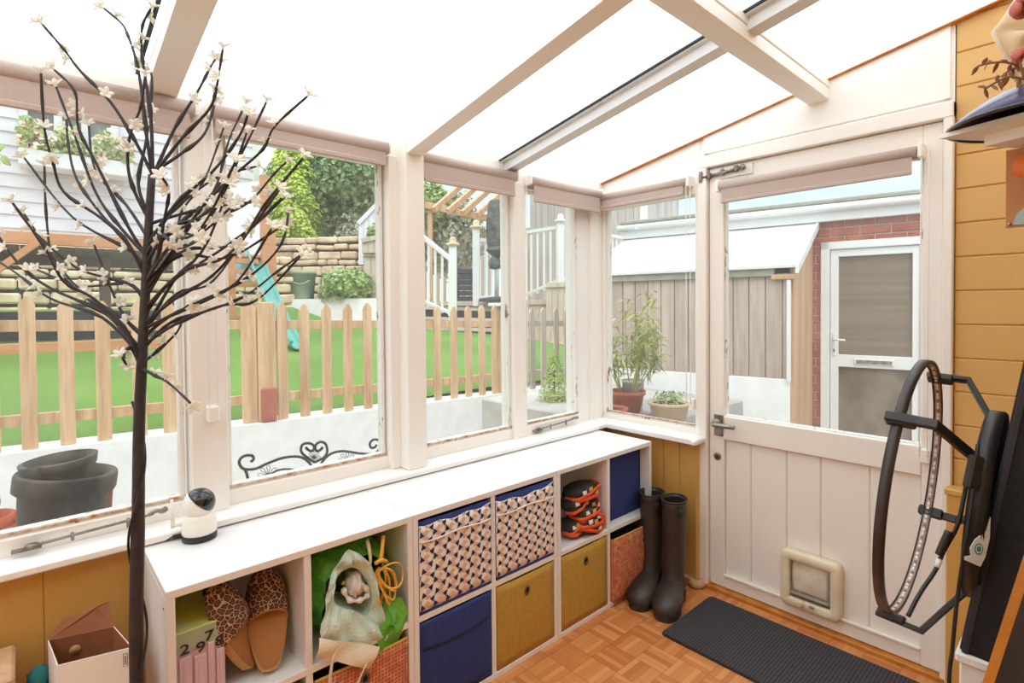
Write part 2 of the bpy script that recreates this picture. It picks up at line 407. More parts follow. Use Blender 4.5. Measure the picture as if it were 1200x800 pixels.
def smooth(pts, n=6):                                      # Catmull-Rom through points
    pts = [Vector(p) for p in pts]; out = []
    for i in range(len(pts)-1):
        p0 = pts[max(i-1, 0)]; p1 = pts[i]; p2 = pts[i+1]; p3 = pts[min(i+2, len(pts)-1)]
        for k in range(n):
            t = k/n; out.append(.5*((2*p1)+(p2-p0)*t+(2*p0-5*p1+4*p2-p3)*t*t+(3*p1-p0-3*p2+p3)*t**3))
    out.append(pts[-1]); return out
def box1(a, b, bev=.002): return MB().box(a, b, bev)
def leafcloud(mb, c, r, n, size, rg, shell=.55, mi=0, aspect=.5, mats=1, shape=None):
    c = Vector(c); r = Vector(r)
    for _ in range(n):
        d = Vector((rg.gauss(0, 1), rg.gauss(0, 1), rg.gauss(0, 1))).normalized(); k = shell+(1-shell)*rg.random()
        k *= 1+.14*math.sin(d.x*7+d.z*5)*math.cos(d.y*6)
        p = Vector((d.x*r.x*k, d.y*r.y*k, d.z*r.z*k))
        if shape: p = shape(p, r)
        leaf(mb, c+p, (d+Vector((rg.gauss(0, .6), rg.gauss(0, .6), rg.gauss(0, .6)))), size*(.7+.6*rg.random()), aspect, rg, mi)
def leaf(mb, p, nrm, size, aspect, rg, mi=0):
    nrm = Vector(nrm).normalized(); a = nrm.orthogonal().normalized(); a.rotate(Quaternion(nrm, rg.random()*6.28)); b = nrm.cross(a)
    mb.add([p-a*size*.5, p+b*size*aspect*.5+nrm*size*.06, p+a*size*.5, p-b*size*aspect*.5+nrm*size*.06], [[0, 1, 2, 3]], mi)

# ------------------------------------------------------------------ the room shell
RW = 2.06                                                   # house-side wall
YB = -4.2                                                   # back of the porch
def rz(x): return 2.034+.19*x                               # underside of the roof sheets
struct('floor', MB().box((-.02, YB, -.06), (RW, .0, 0), 0), 'parquet', label='orange mosaic parquet floor of small basket weave squares', cat='floor')
# window wall: ochre boarded wainscot and white sill
w = MB()
w.box((-.1, YB, 0), (.055, -.0, .694), 0)
for i in range(21):
    y0 = YB+i*.2; w.box((-.1, y0+.0004, 0), (.06, y0+.1996, .694), .0016)
struct('wall_left', w, 'yellow_dark', label='ochre painted boarded wall below the long window', cat='wall')
w = MB()
for i in range(6):
    x0 = .061+i*.09; w.box((x0+.001, -.05, 0), (min(x0+.089, .598), .1, .70), .003)
w.box((.592, -.056, 0), (.604, .02, .70), .003)
struct('wall_front', w, 'yellow_dark', label='ochre boarded wall beside the door with black boots before it', cat='wall')
struct('trim_1', MB().box((-.09, YB, .695), (.112, -.0, .717), .004), 'sill', label='long white window sill behind the white shelf tops', cat='sill')
struct('trim_2', MB().box((.0, -.115, .695), (.632, .06, .722), .004).box((.612, -.13, .699), (.634, -.03, .718), .003), 'sill', label='white window sill between the corner and the door', cat='sill')
q = MB(); q.tube(smooth([(.585, -.062, .02), (.60, -.075, .02), (.618, -.066, .02), (.625, -.04, .02)]), .02, 8); q.box((.44, -.075, 0), (.59, -.05, .04), .006)
struct('baseboard_front', q, 'fence_warm', label='short rounded brown skirting at foot of ochre wall', cat='skirting')

GX = -.03
# fixed timber frame of the window wall
f = MB()
f.box((-.08, YB, .715), (-.0, -.19, .765), .004)            # bottom rails
f.box((-.08, YB, 1.925), (.012, .0, 2.035), .004)           # head
f.box((-.08, -2.05, .715), (.03, -1.945, 1.93), .004)       # mullion, left
f.box((-.085, -.69, .715), (.015, -.605, 1.95), .004)       # mullion, right
f.box((-.1, -.10, .69), (.0, .08, 2.03), .004)              # corner post
f.box((-.1, -.2, .715), (-.015, -.09, 1.93), .003)
struct('trim_3', f, 'white_paint', label='white timber frame of the long window wall', cat='window frame')
struct('trim_4', MB().box((-.08, -1.322, .717), (.092, -1.236, 2.0), .004).box((-.08, -1.36, .717), (.03, -1.32, 1.95), .003), 'white_paint', label='thick white post standing on the window sill under the rafter', cat='post')
GB, GT = .762, 1.93
def window(name, y0, y1, label, sash=False):
    g = MB().box((GX-.003, y0, GB), (GX+.003, y1, GT), 0)
    g = struct(name, g, 'glass', label=label, cat='window')
    e = MB()
    for (a, b) in ((y0, y0+.014), (y1-.014, y1)): e.box((GX-.02, a, GB), (GX+.018, b, GT), .003)
    e.box((GX-.02, y0, GB-.004), (GX+.02, y1, GB+.016), .004); e.box((GX-.02, y0, GT-.01), (GX+.02, y1, GT+.01), .003)
    fr = e.build('window_bead', 'worn_frame', g)
    p = MB(); p.box((GX+.016, y0, GB+.008), (GX+.024, y1, GB+.0165), .002); p.build('putty_line', 'rust_edge', g)
    return g
w1 = window('window_1', -3.3, -2.06, 'leftmost glass pane behind the blossom tree with a peg stay below')
w2 = window('window_2', -1.94, -1.365, 'wide glass pane with the wrought iron scroll outside it')
w3 = window('window_3', -1.232, -.69, 'glass pane right of the thick white post')
w4 = window('window_4', -.605, -.2, 'narrow casement pane next to the corner with dwarf conifer outside')
w0 = struct('window_5', MB().box((GX-.003, YB, GB), (GX+.003, -3.36, GT), 0), 'glass', label='glass pane of window wall behind the viewpoint', cat='window')
# window beside the door
f = MB(); f.box((0, .0, .715), (.6, .07, .75), .003); f.box((-.02, -.01, 1.89), (.6, .07, 1.975), .003)
f.box((.0, .0, .74), (.018, .07, 1.9), .003); f.box((.575, -.012, .72), (.6, .07, 1.95), .003)
struct('trim_5', f, 'white_paint', label='white timber frame of the window beside the door', cat='window frame')
g = struct('window_6', MB().box((.018, .03, .748), (.577, .036, 1.9), 0), 'glass', label='glass pane between corner post and door with bamboo outside', cat='window')
e = MB(); e.box((.012, .015, .745), (.03, .05, 1.9), .003).box((.56, .015, .745), (.58, .05, 1.9), .003).box((.012, .012, .74), (.58, .05, .76), .003); e.build('window_bead', 'worn_frame', g)
p = MB().box((.02, .008, .76), (.57, .016, .766), .002); p.build('putty_line', 'rust_edge', g)
# gable over door and side window
w = MB()
def gab(x0, x1, z0, y0, y1, mi=0): w.prism([(x0, y0, z0), (x1, y0, z0), (x1, y0, rz(x1)), (x0, y0, rz(x0))], (0, y1-y0, 0), mi)
gab(-.08, .595, 1.965, -.004, .06); gab(.59, 1.552, 2.045, 0, .06); gab(.62, 1.54, 2.07, -.012, .01)
struct('wall_gable', w, 'white_clean', label='white sloping panel above the door and corner window', cat='wall', fix=True)
e = MB(); e.beam((-.05, -.012, rz(-.05)-.002), (2.0, -.012, rz(2.0)-.002), .03, .008)
struct('trim_6', e, 'orange_edge', label='thin varnished orange strip where gable meets the roof', cat='trim')
f = MB(); f.box((.594, -.028, 0), (.641, .08, 2.056), .004); f.box((1.524, -.028, 0), (1.553, .08, 2.056), .004)
f.box((.6, -.03, 1.999), (1.553, .08, 2.056), .004); f.box((.64, .045, 0), (.66, .08, 2.0), .002); f.box((1.51, .045, 0), (1.53, .08, 2.0), .002)
struct('trim_7', f, 'door_paint', label='white door frame with mitred top corners', cat='door frame')
struct('trim_8', MB().box((.62, -.03, -.01), (1.54, .09, .018), .004), 'orange_edge', label='varnished orange wood threshold under the door', cat='threshold')
# yellow boards right of the door, and the house wall behind the viewpoint
w = MB(); z = -.02; n = 0; w.box((1.555, .004, 0), (RW+.05, .08, 2.4), 0)
while z < 2.42:
    z1 = min(z+.118, 2.5)
    xa, xb = 1.555, RW+.05
    w.box((xa, -.002, z+.001), (xb, .08, z1-.0015), .0035); z = z1
struct('wall_back', w, 'yellow', label='yellow wall of horizontal boards right of the door', cat='wall')
w = MB(); w.box((1.545, -.062, 0), (RW+.02, .01, .70), .004); w.box((1.54, -.07, .69), (RW+.02, .0, .712), .004)
struct('wall_dado', w, 'yellow_dark', label='ochre ledge and lower wall right of the door', cat='wall')
w = MB(); z = 0; w.box((RW+.006, YB, 0), (RW+.08, .05, 2.44), 0)
while z < 2.44:
    w.box((RW, YB, z+.001), (RW+.08, 0.05, z+.1165), .0035); z += .118
struct('wall_right', w, 'yellow', label='yellow boarded house wall along the right side', cat='wall')
struct('wall_rear', MB().box((-.1, YB-.1, 0), (RW+.1, YB, 2.5), 0), 'white_clean', label='white end wall of the porch behind the viewpoint', cat='wall')
# roof
def slab(name, y0, y1, label, x0=-.22, x1=2.2, th=.012):
    m = MB(); m.prism([(x0, y0, rz(x0)), (x1, y0, rz(x1)), (x1, y0, rz(x1)+th), (x0, y0, rz(x0)+th)], (0, y1-y0, 0))
    return struct(name, m, 'roof_sheet', label=label, cat='roof panel', fix=True)
RY = [YB-.1, -2.105, -1.27, -.72, .2]
for i, lb in enumerate(('translucent white roof sheet at far left behind the blossom tree', 'wide translucent white roof sheet above the window with iron scroll', 'translucent white roof sheet between the two right rafters', 'translucent white roof sheet next to the gable and door')):
    slab('ceiling_%d' % (i+1), RY[i]+.004, RY[i+1]-.004, lb)
def rafter(name, y0, y1, dep, label, x0=-.07, x1=2.1, m='white_paint', drop=0):
    b = MB(); b.prism([(x0, y0, rz(x0)-dep), (x1, y0, rz(x1)-dep), (x1, y0, rz(x1)-drop), (x0, y0, rz(x0)-drop)], (0, y1-y0, 0))
    return struct(name, b, m, label=label, cat='rafter', fix=True)
rafter('trim_9', -1.315, -1.245, .10, 'thick white rafter meeting the post in the middle', -.05)
rafter('trim_10', -2.15, -2.075, .062, 'white rafter at upper left behind the tree tips')
rafter('trim_11', -.775, -.64, .0, 'placeholder') if False else None
b = MB(); x0, x1 = -.06, 2.1
b.prism([(x0, -.745, rz(x0)-.05), (x1, -.745, rz(x1)-.05), (x1, -.745, rz(x1)), (x0, -.745, rz(x0))], (0, .06, 0))
bar = struct('trim_11', b, 'alu', label='slim white glazing bar with black gasket right of the thick rafter', cat='glazing bar', fix=True)
b = MB(); b.prism([(x0, -.775, rz(x0)-.006), (x1, -.775, rz(x1)-.006), (x1, -.775, rz(x1)+.001), (x0, -.775, rz(x0)+.001)], (0, .012, 0)); b.build('gasket', 'gasket', bar, fix=True)
b = MB(); b.prism([(x0, -.765, rz(x0)-.012), (x1, -.765, rz(x1)-.012), (x1, -.765, rz(x1)), (x0, -.765, rz(x0))], (0, .02, 0)); b.build('glazing_strip', 'alu', bar, fix=True)
b = MB(); b.prism([(0.03, -2.172, rz(.03)-.006), (x1, -2.172, rz(x1)-.006), (x1, -2.172, rz(x1)+.001), (.03, -2.172, rz(.03)+.001)], (0, .01, 0))
struct('trim_12', b, 'gasket', label='black gasket line along the upper left rafter', cat='gasket', fix=True)
struct('trim_13', MB().box((1.078, YB, 2.172), (1.158, .0, 2.222), .004).box((1.10, YB, 2.222), (1.16, 0, 2.25), .002), 'white_paint', label='white cross beam running into the gable above the door', cat='beam')
# eave board with peeling paint under the sheets
struct('trim_14', MB().box((-.09, YB, 1.99), (-.0, .0, 2.034), .003), 'worn_frame', label='peeling white eave board above the blinds', cat='trim')
q = MB()
for (y0, y1) in ((-2.06, -1.9), (-1.36, -1.3), (-.5, -.3)): q.box((-.012, y0, 2.026), (.002, y1, 2.034), .001)
struct('trim_15', q, 'rust_edge', label='rusty filler patches along the eave', cat='trim')

# ------------------------------------------------------------------ the door
door = thing('door', 'white half glazed door with cat flap, lever handle and top bolt', 'door', (.642, 0, .018))
LX0, LX1 = .644, 1.522
d = MB(); d.box((LX0, -.004, .02), (.715, .042, 1.996), .003); d.box((1.464, -.004, .02), (LX1, .042, 1.996), .003); d.build('stile', 'door_paint', door)
d = MB(); d.box((.715, -.004, 1.885), (1.464, .042, 1.996), .003); d.build('top_rail', 'door_paint', door)
d = MB(); d.box((.715, -.008, .722), (1.464, .042, .832), .004); d.build('middle_rail', 'door_paint', door)
d = MB(); d.box((.715, -.004, .02), (1.464, .042, .082), .004); d.box((.715, -.012, .075), (1.464, .0, .088), .003); d.build('bottom_rail', 'door_paint', door)
d = MB()
xs = [.715, .835, .99, 1.125, 1.30, 1.464]
for a, b in zip(xs, xs[1:]): d.box((a+.0012, .010, .08), (b-.0012, .03, .725), .004)
d.build('lower_panel', 'door_paint', door)
g = MB().box((.713, .018, .83), (1.466, .024, 1.887), 0).build('glass_pane', 'glass', door)
d = MB(); d.box((.712, .008, .83), (.722, .034, 1.887), .002).box((1.458, .008, .83), (1.467, .034, 1.887), .002).box((.712, .006, .829), (1.466, .034, .838), .002).box((.712, .006, 1.879), (1.466, .034, 1.888), .002)
d.build('glazing_bead', 'worn_frame', door)
h = MB(); h.box((.668, -.010, .735), (.712, -.004, .835), .002).build('handle_plate', 'iron', door)
h = MB(); h.tube([(.684, -.006, .795), (.684, -.045, .795)], .012, 12); h.tube(smooth([(.684, -.045, .795), (.69, -.056, .795), (.72, -.06, .797), (.79, -.06, .798)]), [.011]*19, 10); h.lathe([(.022, 0), (.022, .008), (.014, .012)], M4=Matrix.Translation((.684, -.01, .795)) @ Matrix.Rotation(PI/2, 4, 'X'))
h.build('lever_handle', 'chrome', door)
h = MB(); h.lathe([(.017, 0), (.017, .005), (.006, .006)], n=16, M4=Matrix.Translation((.684, -.004, .637)) @ Matrix.Rotation(PI/2, 4, 'X'))
k = h.build('keyhole_plate', 'iron', door); MB().box((.681, -.012, .628), (.687, -.009, .646), .001).build('keyhole', 'black_hole', k)
# bolt on the top rail
b = MB(); b.box((.652, -.012, 1.938), (.852, -.004, 1.985), .002); bp = b.build('bolt_plate', 'white_paint', door)
b = MB(); b.tube([(.618, -.022, 1.955), (.80, -.022, 1.968)], .008, 10); b.tube([(.80, -.022, 1.968), (.823, -.04, 1.972), (.828, -.05, 1.962)], .008, 8); b.ball((.829, -.052, 1.96), .012)
for t in (.645, .71, .775): b.box((t, -.032, 1.945+(t-.64)*.08), (t+.016, -.012, 1.973+(t-.64)*.08), .003)
b.box((.606, -.036, 1.935), (.624, -.026, 1.985), .003); b.build('sliding_bolt', 'iron', door)
# cat flap
def rrect(cx, cz, hw, hh, r, y, n=5):
    o = []
    for (sx, sz, a0) in ((1, 1, 0), (-1, 1, PI/2), (-1, -1, PI), (1, -1, 1.5*PI)):
        for i in range(n+1):
            a = a0+PI/2*i/n; o.append(Vector((cx+sx*(hw-r)+r*math.cos(a), y, cz+sz*(hh-r)+r*math.sin(a))))
    return o
def rframe(mb, cx, cz, hw, hh, r, iw, y0, y1, mi=0, cyx=0):
    A = [rrect(cx, cz, hw, hh, r, y1), rrect(cx, cz, hw-.0, hh-.0, r, y0+.006), rrect(cx, cz, hw-.006, hh-.006, r, y0), rrect(cx, cz, hw-iw+.004, hh-iw+.004, max(r-iw*.6, .004), y0), rrect(cx, cz, hw-iw, hh-iw, max(r-iw*.7, .004), y0+.004), rrect(cx, cz, hw-iw, hh-iw, max(r-iw*.7, .004), y1)]
    n = len(A[0]); vs = [p for q in A for p in q]; fs = []
    for k in range(len(A)):
        k2 = (k+1) % len(A)
        for i in range(n): fs.append([k*n+i, k*n+(i+1) % n, k2*n+(i+1) % n, k2*n+i])
    mb.add(vs, fs, mi, True); return mb
fx, fz = 1.095, .188
cf = rframe(MB(), fx, fz, .116, .118, .028, .038, -.034, .012).build('cat_flap_frame', 'cream_plastic', door, fix=True)
rframe(MB(), fx-.004, fz+.012, .083, .082, .016, .014, -.028, .0).build('inner_rim', 'flap_grey', cf, fix=True)
p = MB(); p.grid(lambda u, v: (fx-.004+(u-.5)*.142, -.010-.008*math.sin(PI*v), fz+.012+(v-.5)*.14), 8, 8, th=.003); p.build('clear_flap', 'flap_clear', cf)
h = MB(); h.lathe([(.013, 0), (.013, .008), (.009, .012), (0, .012)], n=16, M4=Matrix.Translation((fx-.03, -.034, fz-.088)) @ Matrix.Rotation(PI/2, 4, 'X')); h.box((fx-.033, -.05, fz-.098), (fx-.027, -.044, fz-.078), .001); h.build('lock_knob', 'cream_plastic', cf)
MB().box((fx+.0, -.037, fz-.096), (fx+.02, -.033, fz-.084), .002).build('latch', 'flap_grey', cf)
MB().box((fx+.03, -.0355, fz-.108), (fx+.075, -.0335, fz-.098), .001).build('moulded_badge', 'cream_plastic', cf)

# ------------------------------------------------------------------ roller blinds
def chain(mb, p, L, gap=.022, ax=(1, 0, 0), r=.0022):
    p = Vector(p); a = Vector(ax)*gap/2
    for s in (-1, 1):
        n = int(L/.008)
        mb.tube([p+a*s, p+a*s-Vector((0, 0, L))], r*.7, 5)
        for i in range(n): mb.ball(p+a*s-Vector((0, 0, i*.008)), r*1.25, 6, 4)
    return mb
def blind_y(y0, y1, zr, zb, label, xr=.045, r=.024, chain_y=None, cl=.75, holder=None):
    t = thing('roller_blind', label, 'blind', (xr, y0, zr), 'taupe roller blinds above the windows')
    MB().tube([(xr, y0, zr), (xr, y1, zr)], r, 16).build('roller_tube', 'blind', t)
    c = MB(); c.box((xr+.012, y0+.012, zb+.014), (xr+.014, y1-.012, zr), .0005); c.build('fabric', 'blind', t)
    MB().box((xr+.009, y0+.012, zb), (xr+.019, y1-.012, zb+.018), .004).build('bottom_bar', 'blind', t)
    for yy in (y0-.006, y1+.006):
        b = MB(); b.box((-.0, yy-.006, zr-.02), (xr+.02, yy+.006, zr+.03), .004); b.build('bracket', 'plastic_white', t)
    if chain_y is not None:
        b = chain(MB(), (xr+.02, chain_y, zr), cl, ax=(0, 1, 0)); b.build('bead_chain', 'string', t)
        if holder: h = MB(); h.box((.03, chain_y-.016, zr-cl-.03), (.07, chain_y+.016, zr-cl+.02), .004); h.build('chain_holder', 'plastic_white', t)
    return t
blind_y(-3.4, -2.03, 1.962, 1.868, 'taupe roller blind at far left behind the blossom tree')
blind_y(-1.985, -1.375, 1.967, 1.895, 'taupe roller blind between the tree and the thick post', chain_y=-1.995, cl=.93, holder=True)
blind_y(-1.225, -.70, 1.962, 1.865, 'taupe roller blind just right of the thick post', chain_y=-.655, cl=1.02, xr=.04)
blind_y(-.60, -.07, 1.958, 1.858, 'shorter taupe roller blind left of the corner', xr=.04)
def blind_x(x0, x1, zr, zb, label, yr, r=.022, cx=None, cl=1.0, gap=.022):
    t = thing('roller_blind', label, 'blind', (x0, yr, zr), 'taupe roller blinds above the windows')
    MB().tube([(x0, yr, zr), (x1, yr, zr)], r, 16).build('roller_tube', 'blind', t)
    MB().box((x0+.012, yr-.014, zb+.014), (x1-.012, yr-.012, zr), .0005).build('fabric', 'blind', t)
    MB().box((x0+.012, yr-.019, zb), (x1-.012, yr-.009, zb+.016), .004).build('bottom_bar', 'blind', t)
    for xx in (x0-.006, x1+.012):
        b = MB(); b.box((xx-.008, yr-.02, zr-.024), (xx+.008, 0, zr+.03), .004); b.build('bracket', 'plastic_white', t)
    if cx is not None:
        chain(MB(), (cx, yr-.014, zr-.01), cl, gap).build('bead_chain', 'string', t)
        MB().box((cx-.013, -.03, zr-cl-.04), (cx+.013, -.005, zr-cl+.012), .004).build('chain_holder', 'plastic_white', t)
    return t
blind_x(.03, .55, 1.945, 1.882, 'taupe roller blind above the window right of the corner', -.045, cx=.565, cl=1.06)
blind_x(.715, 1.452, 1.895, 1.815, 'taupe roller blind across the top of the glazed door', -.04, cx=1.478, cl=1.08)

# casement stays
def stay(y0, y1, z, label, x=.0):
    t = thing('window_stay', label, 'window stay', (x, y0, z))
    L = y1-y0
    b = MB(); b.beam((x+.012, y0+.02, z), (x+.012, y1-.1*L, z+.012), .010, .006); b.lathe([(.0, -.004), (.014, -.004), (.014, .004), (0, .004)], (x+.012, y0+.01, z), 12)
    b.build('arm', 'iron', t)
    b = MB(); b.tube(smooth([(x+.012, y1-.14*L, z+.012), (x+.016, y1-.08*L, z+.02), (x+.016, y1-.03*L, z+.016), (x+.02, y1, z+.022)]), [.006]*10+[.008]*9, 8); b.build('tail', 'iron', t)
    b = MB(); b.box((x-.002, y0-.03, z-.012), (x+.012, y0+.03, z-.004), .001); b.build('pivot_plate', 'iron', t)
    for q_, h_ in ((.3, .012), (.7, .016)): MB().tube([(x+.012, y0+q_*L, z-.01), (x+.012, y0+q_*L, z+h_)], .004, 8).build('peg', 'iron', t)
    return t
stay(-2.43, -2.12, .742, 'rusty casement stay lying on the sill at far left', .015)
stay(-.53, -.24, .740, 'metal casement stay under the narrow pane by the corner', .002)

# ------------------------------------------------------------------ cube shelf units
XB, XF, H, T, L = .105, .43, .691, .020, .674
Y1 = -.168
UY = [Y1-3*L, Y1-2*L, Y1-L]                                 # near ends of the three units
def shelf_unit(y0, label, u_first=False):
    y1 = y0+L; t = thing('cube_shelf_unit', label, 'shelf unit', (XF, y0, 0), 'row of white cube shelf units')
    e = .0008
    MB().box((XB, y0+e, H-T), (XF, y1-e, H), .0012).build('top_board', 'laminate', t)
    MB().box((XB, y0+e, .0), (XF, y1-e, T), .0012).build('bottom_board', 'laminate', t)
    for (a, b) in ((y0+e, y0+T), (y1-T, y1-e)):
        s = MB().box((XB, a, T), (XF, b, H-T), .0012).build('side_board', 'laminate', t)
    MB().box((XB, y0+T, H/2-T/2), (XF-.001, y1-T, H/2+T/2), .0012).build('middle_shelf', 'laminate', t)
    yc = (y0+y1)/2
    for (a, b) in ((T, H/2-T/2), (H/2+T/2, H-T)): MB().box((XB, yc-T/2, a), (XF-.002, yc+T/2, b), .0012).build('divider', 'laminate', t)
    MB().box((XB-.004, y0+e, 0), (XB, y1-e, H), 0).build('back_panel', 'laminate', t)
    if u_first:
        for z in (.05, .64): s = MB().lathe([(.003, 0), (.003, .001)], n=8, M4=Matrix.Translation((XF-.03, y0+e, z)) @ Matrix.Rotation(PI/2, 4, 'X')); s.build('screw_hole', 'dark_inside', t)
    return t
shelf_unit(UY[0], 'white cube shelf unit at left holding slippers and the green bag', True)
shelf_unit(UY[1], 'middle white cube shelf unit with two patterned boxes in its top row')
shelf_unit(UY[2], 'white cube shelf unit at the corner end with the orange and black pads')
def cell(u, col, row):                                      # y0, y1, z0, z1 of an opening
    y0 = UY[u]+T if col == 0 else UY[u]+L/2+T/2
    z0 = T if row == 0 else H/2+T/2
    return y0, y0+(L-3*T)/2, z0, z0+(H-3*T)/2
def sagbox(y0, y1, z0, z1, xf, xb, sag=.004, th=.004):      # open-topped fabric box as front, sides, bottom
    m = MB()
    m.grid(lambda u, v: (xf+sag*math.sin(PI*u)*math.sin(PI*v), y0+(y1-y0)*u, z0+(z1-z0)*v-.003*math.sin(PI*u)*v), 10, 10, th=-th)
    m.box((xb, y0, z0), (xf-.001, y0+th, z1-.002), .001); m.box((xb, y1-th, z0), (xf-.001, y1, z1-.002), .001)
    m.box((xb, y0, z0), (xf, y1, z0+th), .001); m.box((xb, y0, z0), (xb+th, y1, z1-.002), .001); return m
def grommet(t, y, z, x):
    a = MB(); a.lathe([(.019, 0), (.019, .003), (.0115, .003), (.0105, 0)], n=20, sx=.75, M4=Matrix.Translation((x, y, z)) @ Matrix.Rotation(PI/2, 4, 'Y') @ Matrix.Rotation(PI/2, 4, 'Z'), closed=True); g = a.build('eyelet', 'eyelet', t)
    a = MB(); a.lathe([(.0, .001), (.0122, .001), (.0122, .0004)], n=20, sx=.75, M4=Matrix.Translation((x, y, z)) @ Matrix.Rotation(PI/2, 4, 'Y') @ Matrix.Rotation(PI/2, 4, 'Z')); a.build('hole', 'black_hole', g)
def plain_box(u, col, row, m, label, hole=False, flap=False, dx=-.006, lid=None):
    y0, y1, z0, z1 = cell(u, col, row); y0 += .004; y1 -= .004; z0 += .001; z1 -= .006
    t = thing('storage_box', label, 'storage box', ((XF, y0, z0)), 'fabric storage boxes in the cube shelves')
    sagbox(y0, y1, z0, z1, XF+dx, XB+.02).build('body', m, t)
    MB().box((XB+.03, y0+.006, z1-.02), (XF+dx-.006, y1-.006, z1-.012), .002).build('lid', lid or m, t)
    if hole: grommet(t, (y0+y1)/2+.0, z0+(z1-z0)*.80, XF+dx+.0066)
    if flap:
        f = MB(); zt = z0+(z1-z0)*.70
        f.grid(lambda a, b: (XF+dx+.003+.006*math.sin(PI*a)*(1-b)+.002, y0+.004+(y1-y0-.008)*a, zt+(z1-zt)*b-.012*(1-b)*math.sin(PI*a)), 10, 6, th=.002); f.build('front_flap', m, t)
    return t
plain_box(1, 0, 0, 'navy', 'navy fabric box with folded flap below a patterned box', flap=True)
plain_box(1, 1, 0, 'mustard', 'mustard fabric box with eyelet beside the navy flap box', hole=True)
plain_box(2, 0, 0, 'mustard', 'mustard fabric box with eyelet under the orange and black pads', hole=True)
plain_box(2, 1, 1, 'navy', 'plain navy fabric box at the top corner end', dx=-.055)
# patterned boxes
M['pat_cream'] = mat('pattern_cream', 'F6F1EC', 'F1EAE4', 20, .9); M['pat_pink'] = mat('pattern_pink', 'DDB5A9', 'E2C0B5', 20, .9)
M['pat_peach'] = mat('pattern_peach', 'DDBFA4', 'D8B697', 20, .9); M['pat_navy'] = mat('pattern_navy', '232A55', rough=.9)
def patterned_box(u, col, label, sag):
    y0, y1, z0, z1 = cell(u, col, 1); y0 += .003; y1 -= .003; z0 += .001; zt = z1-.008
    xf = XF-.004
    t = thing('storage_box', label, 'storage box', (XF, y0, z0), 'fabric storage boxes in the cube shelves')
    sagbox(y0, y1, z0, zt, xf-.003, XB+.02).build('body', 'navy', t)
    m = MB(); W = y1-y0; a0 = z0+.012; a1 = zt-.014; Hh = a1-a0
    def S(u_, v_, o=0): # point on the bulging front
        top = a1-.012*math.sin(PI*u_)*sag-.004*math.sin(u_*17)
        return Vector((xf+.003+.005*math.sin(PI*u_)*math.sin(PI*v_)+o, y0+W*u_, a0+(top-a0)*v_))
    m.grid(lambda a, b: S(a, b), 14, 14, mi=0, th=.0015)
    nx, nz = 6, 7
    def poly(pts, mi, o):
        q = [(min(max(a/nx, 0), 1), min(max(b/nz, 0), 1)) for a, b in pts]
        if max(p[0] for p in q)-min(p[0] for p in q) < .004 or max(p[1] for p in q)-min(p[1] for p in q) < .004: return
        m.add([S(a, b, o) for a, b in q], [list(range(len(q)))], mi)
    for i in range(nx+1):
        for j in range(nz+1):
            c = i+.12*(j % 2); d = j
            poly([(c+.22, d+.34), (c+.5, d+.18), (c+.80, d+.46), (c+.52, d+.72)], 1 if (i+j) % 2 else 2, .0012)
            poly([(c+.24, d+.02), (c+.46, d-.2), (c+.74, d-.02), (c+.52, d+.18)], 2 if (i+j) % 2 else 1, .0012)
            poly([(c, d), (c+.40, d+.16), (c+.10, d+.56)], 3, .0018)
            poly([(c, d), (c-.40, d-.16), (c-.10, d-.56)], 3, .0018)
    m.build('patterned_front', ['pat_cream', 'pat_pink', 'pat_peach', 'pat_navy'], t)
    MB().box((xf-.002, y0, z0+.001), (xf+.004, y1, z0+.011), .001).build('lower_binding', 'navy', t)
    f = MB(); f.grid(lambda a, b: (xf+.006+.008*math.sin(PI*a), y0+W*a, a0+Hh*.80-.004*math.sin(a*9)+b*.006), 12, 1, th=.002); f.build('fold', 'pat_cream', t)
    return t
patterned_box(1, 0, 'pink and navy triangle patterned box above the navy box', .5)
patterned_box(1, 1, 'triangle patterned box with sagging front above a mustard box', 1.2)
# coral woven boxes
def woven(u, col, label, dx, sag, dark=True):
    y0, y1, z0, z1 = cell(u, col, 0); y0 += .004; y1 -= .004; z0 += .001; z1 -= .030
    t = thing('storage_box', label, 'storage box', (XF, y0, z0), 'coral woven storage boxes in the bottom row')
    sagbox(y0, y1, z0, z1, XF+dx, XB+.02, sag).build('body', 'weave', t)
    r = MB(); r.tube([(XF+dx+.001+sag*.0, y0+.001+(y1-y0-.002)*k/10, z1-.003*math.sin(PI*k/10)) for k in range(11)], .0045, 6); r.build('rim', 'gold_rim', t)
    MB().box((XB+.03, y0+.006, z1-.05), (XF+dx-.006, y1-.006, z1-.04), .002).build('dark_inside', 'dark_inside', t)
    grommet(t, (y0+y1)/2+(.07 if u == 2 else .0), z0+(z1-z0)*.80, XF+dx+(.0114 if u == 2 else .0066))
    return t
woven(0, 1, 'coral woven box under the green bag', -.004, .004)
woven(2, 1, 'coral woven box beside the black boots, ochre rim sagging', .012, .016)
c = thing('dark_garment', 'dark folded cloth inside the coral box beside the boots', 'cloth', (.3, -.33, .22))
m = MB(); m.ball((.29, -.335, .274), (.11, .13, .028), fn=lambda d: 1+.1*math.sin(d.x*9+d.y*7)); m.build('folded_cloth', 'dark_inside', c)
woven(0, 0, 'coral woven box low at left below the slippers', -.004, .004)

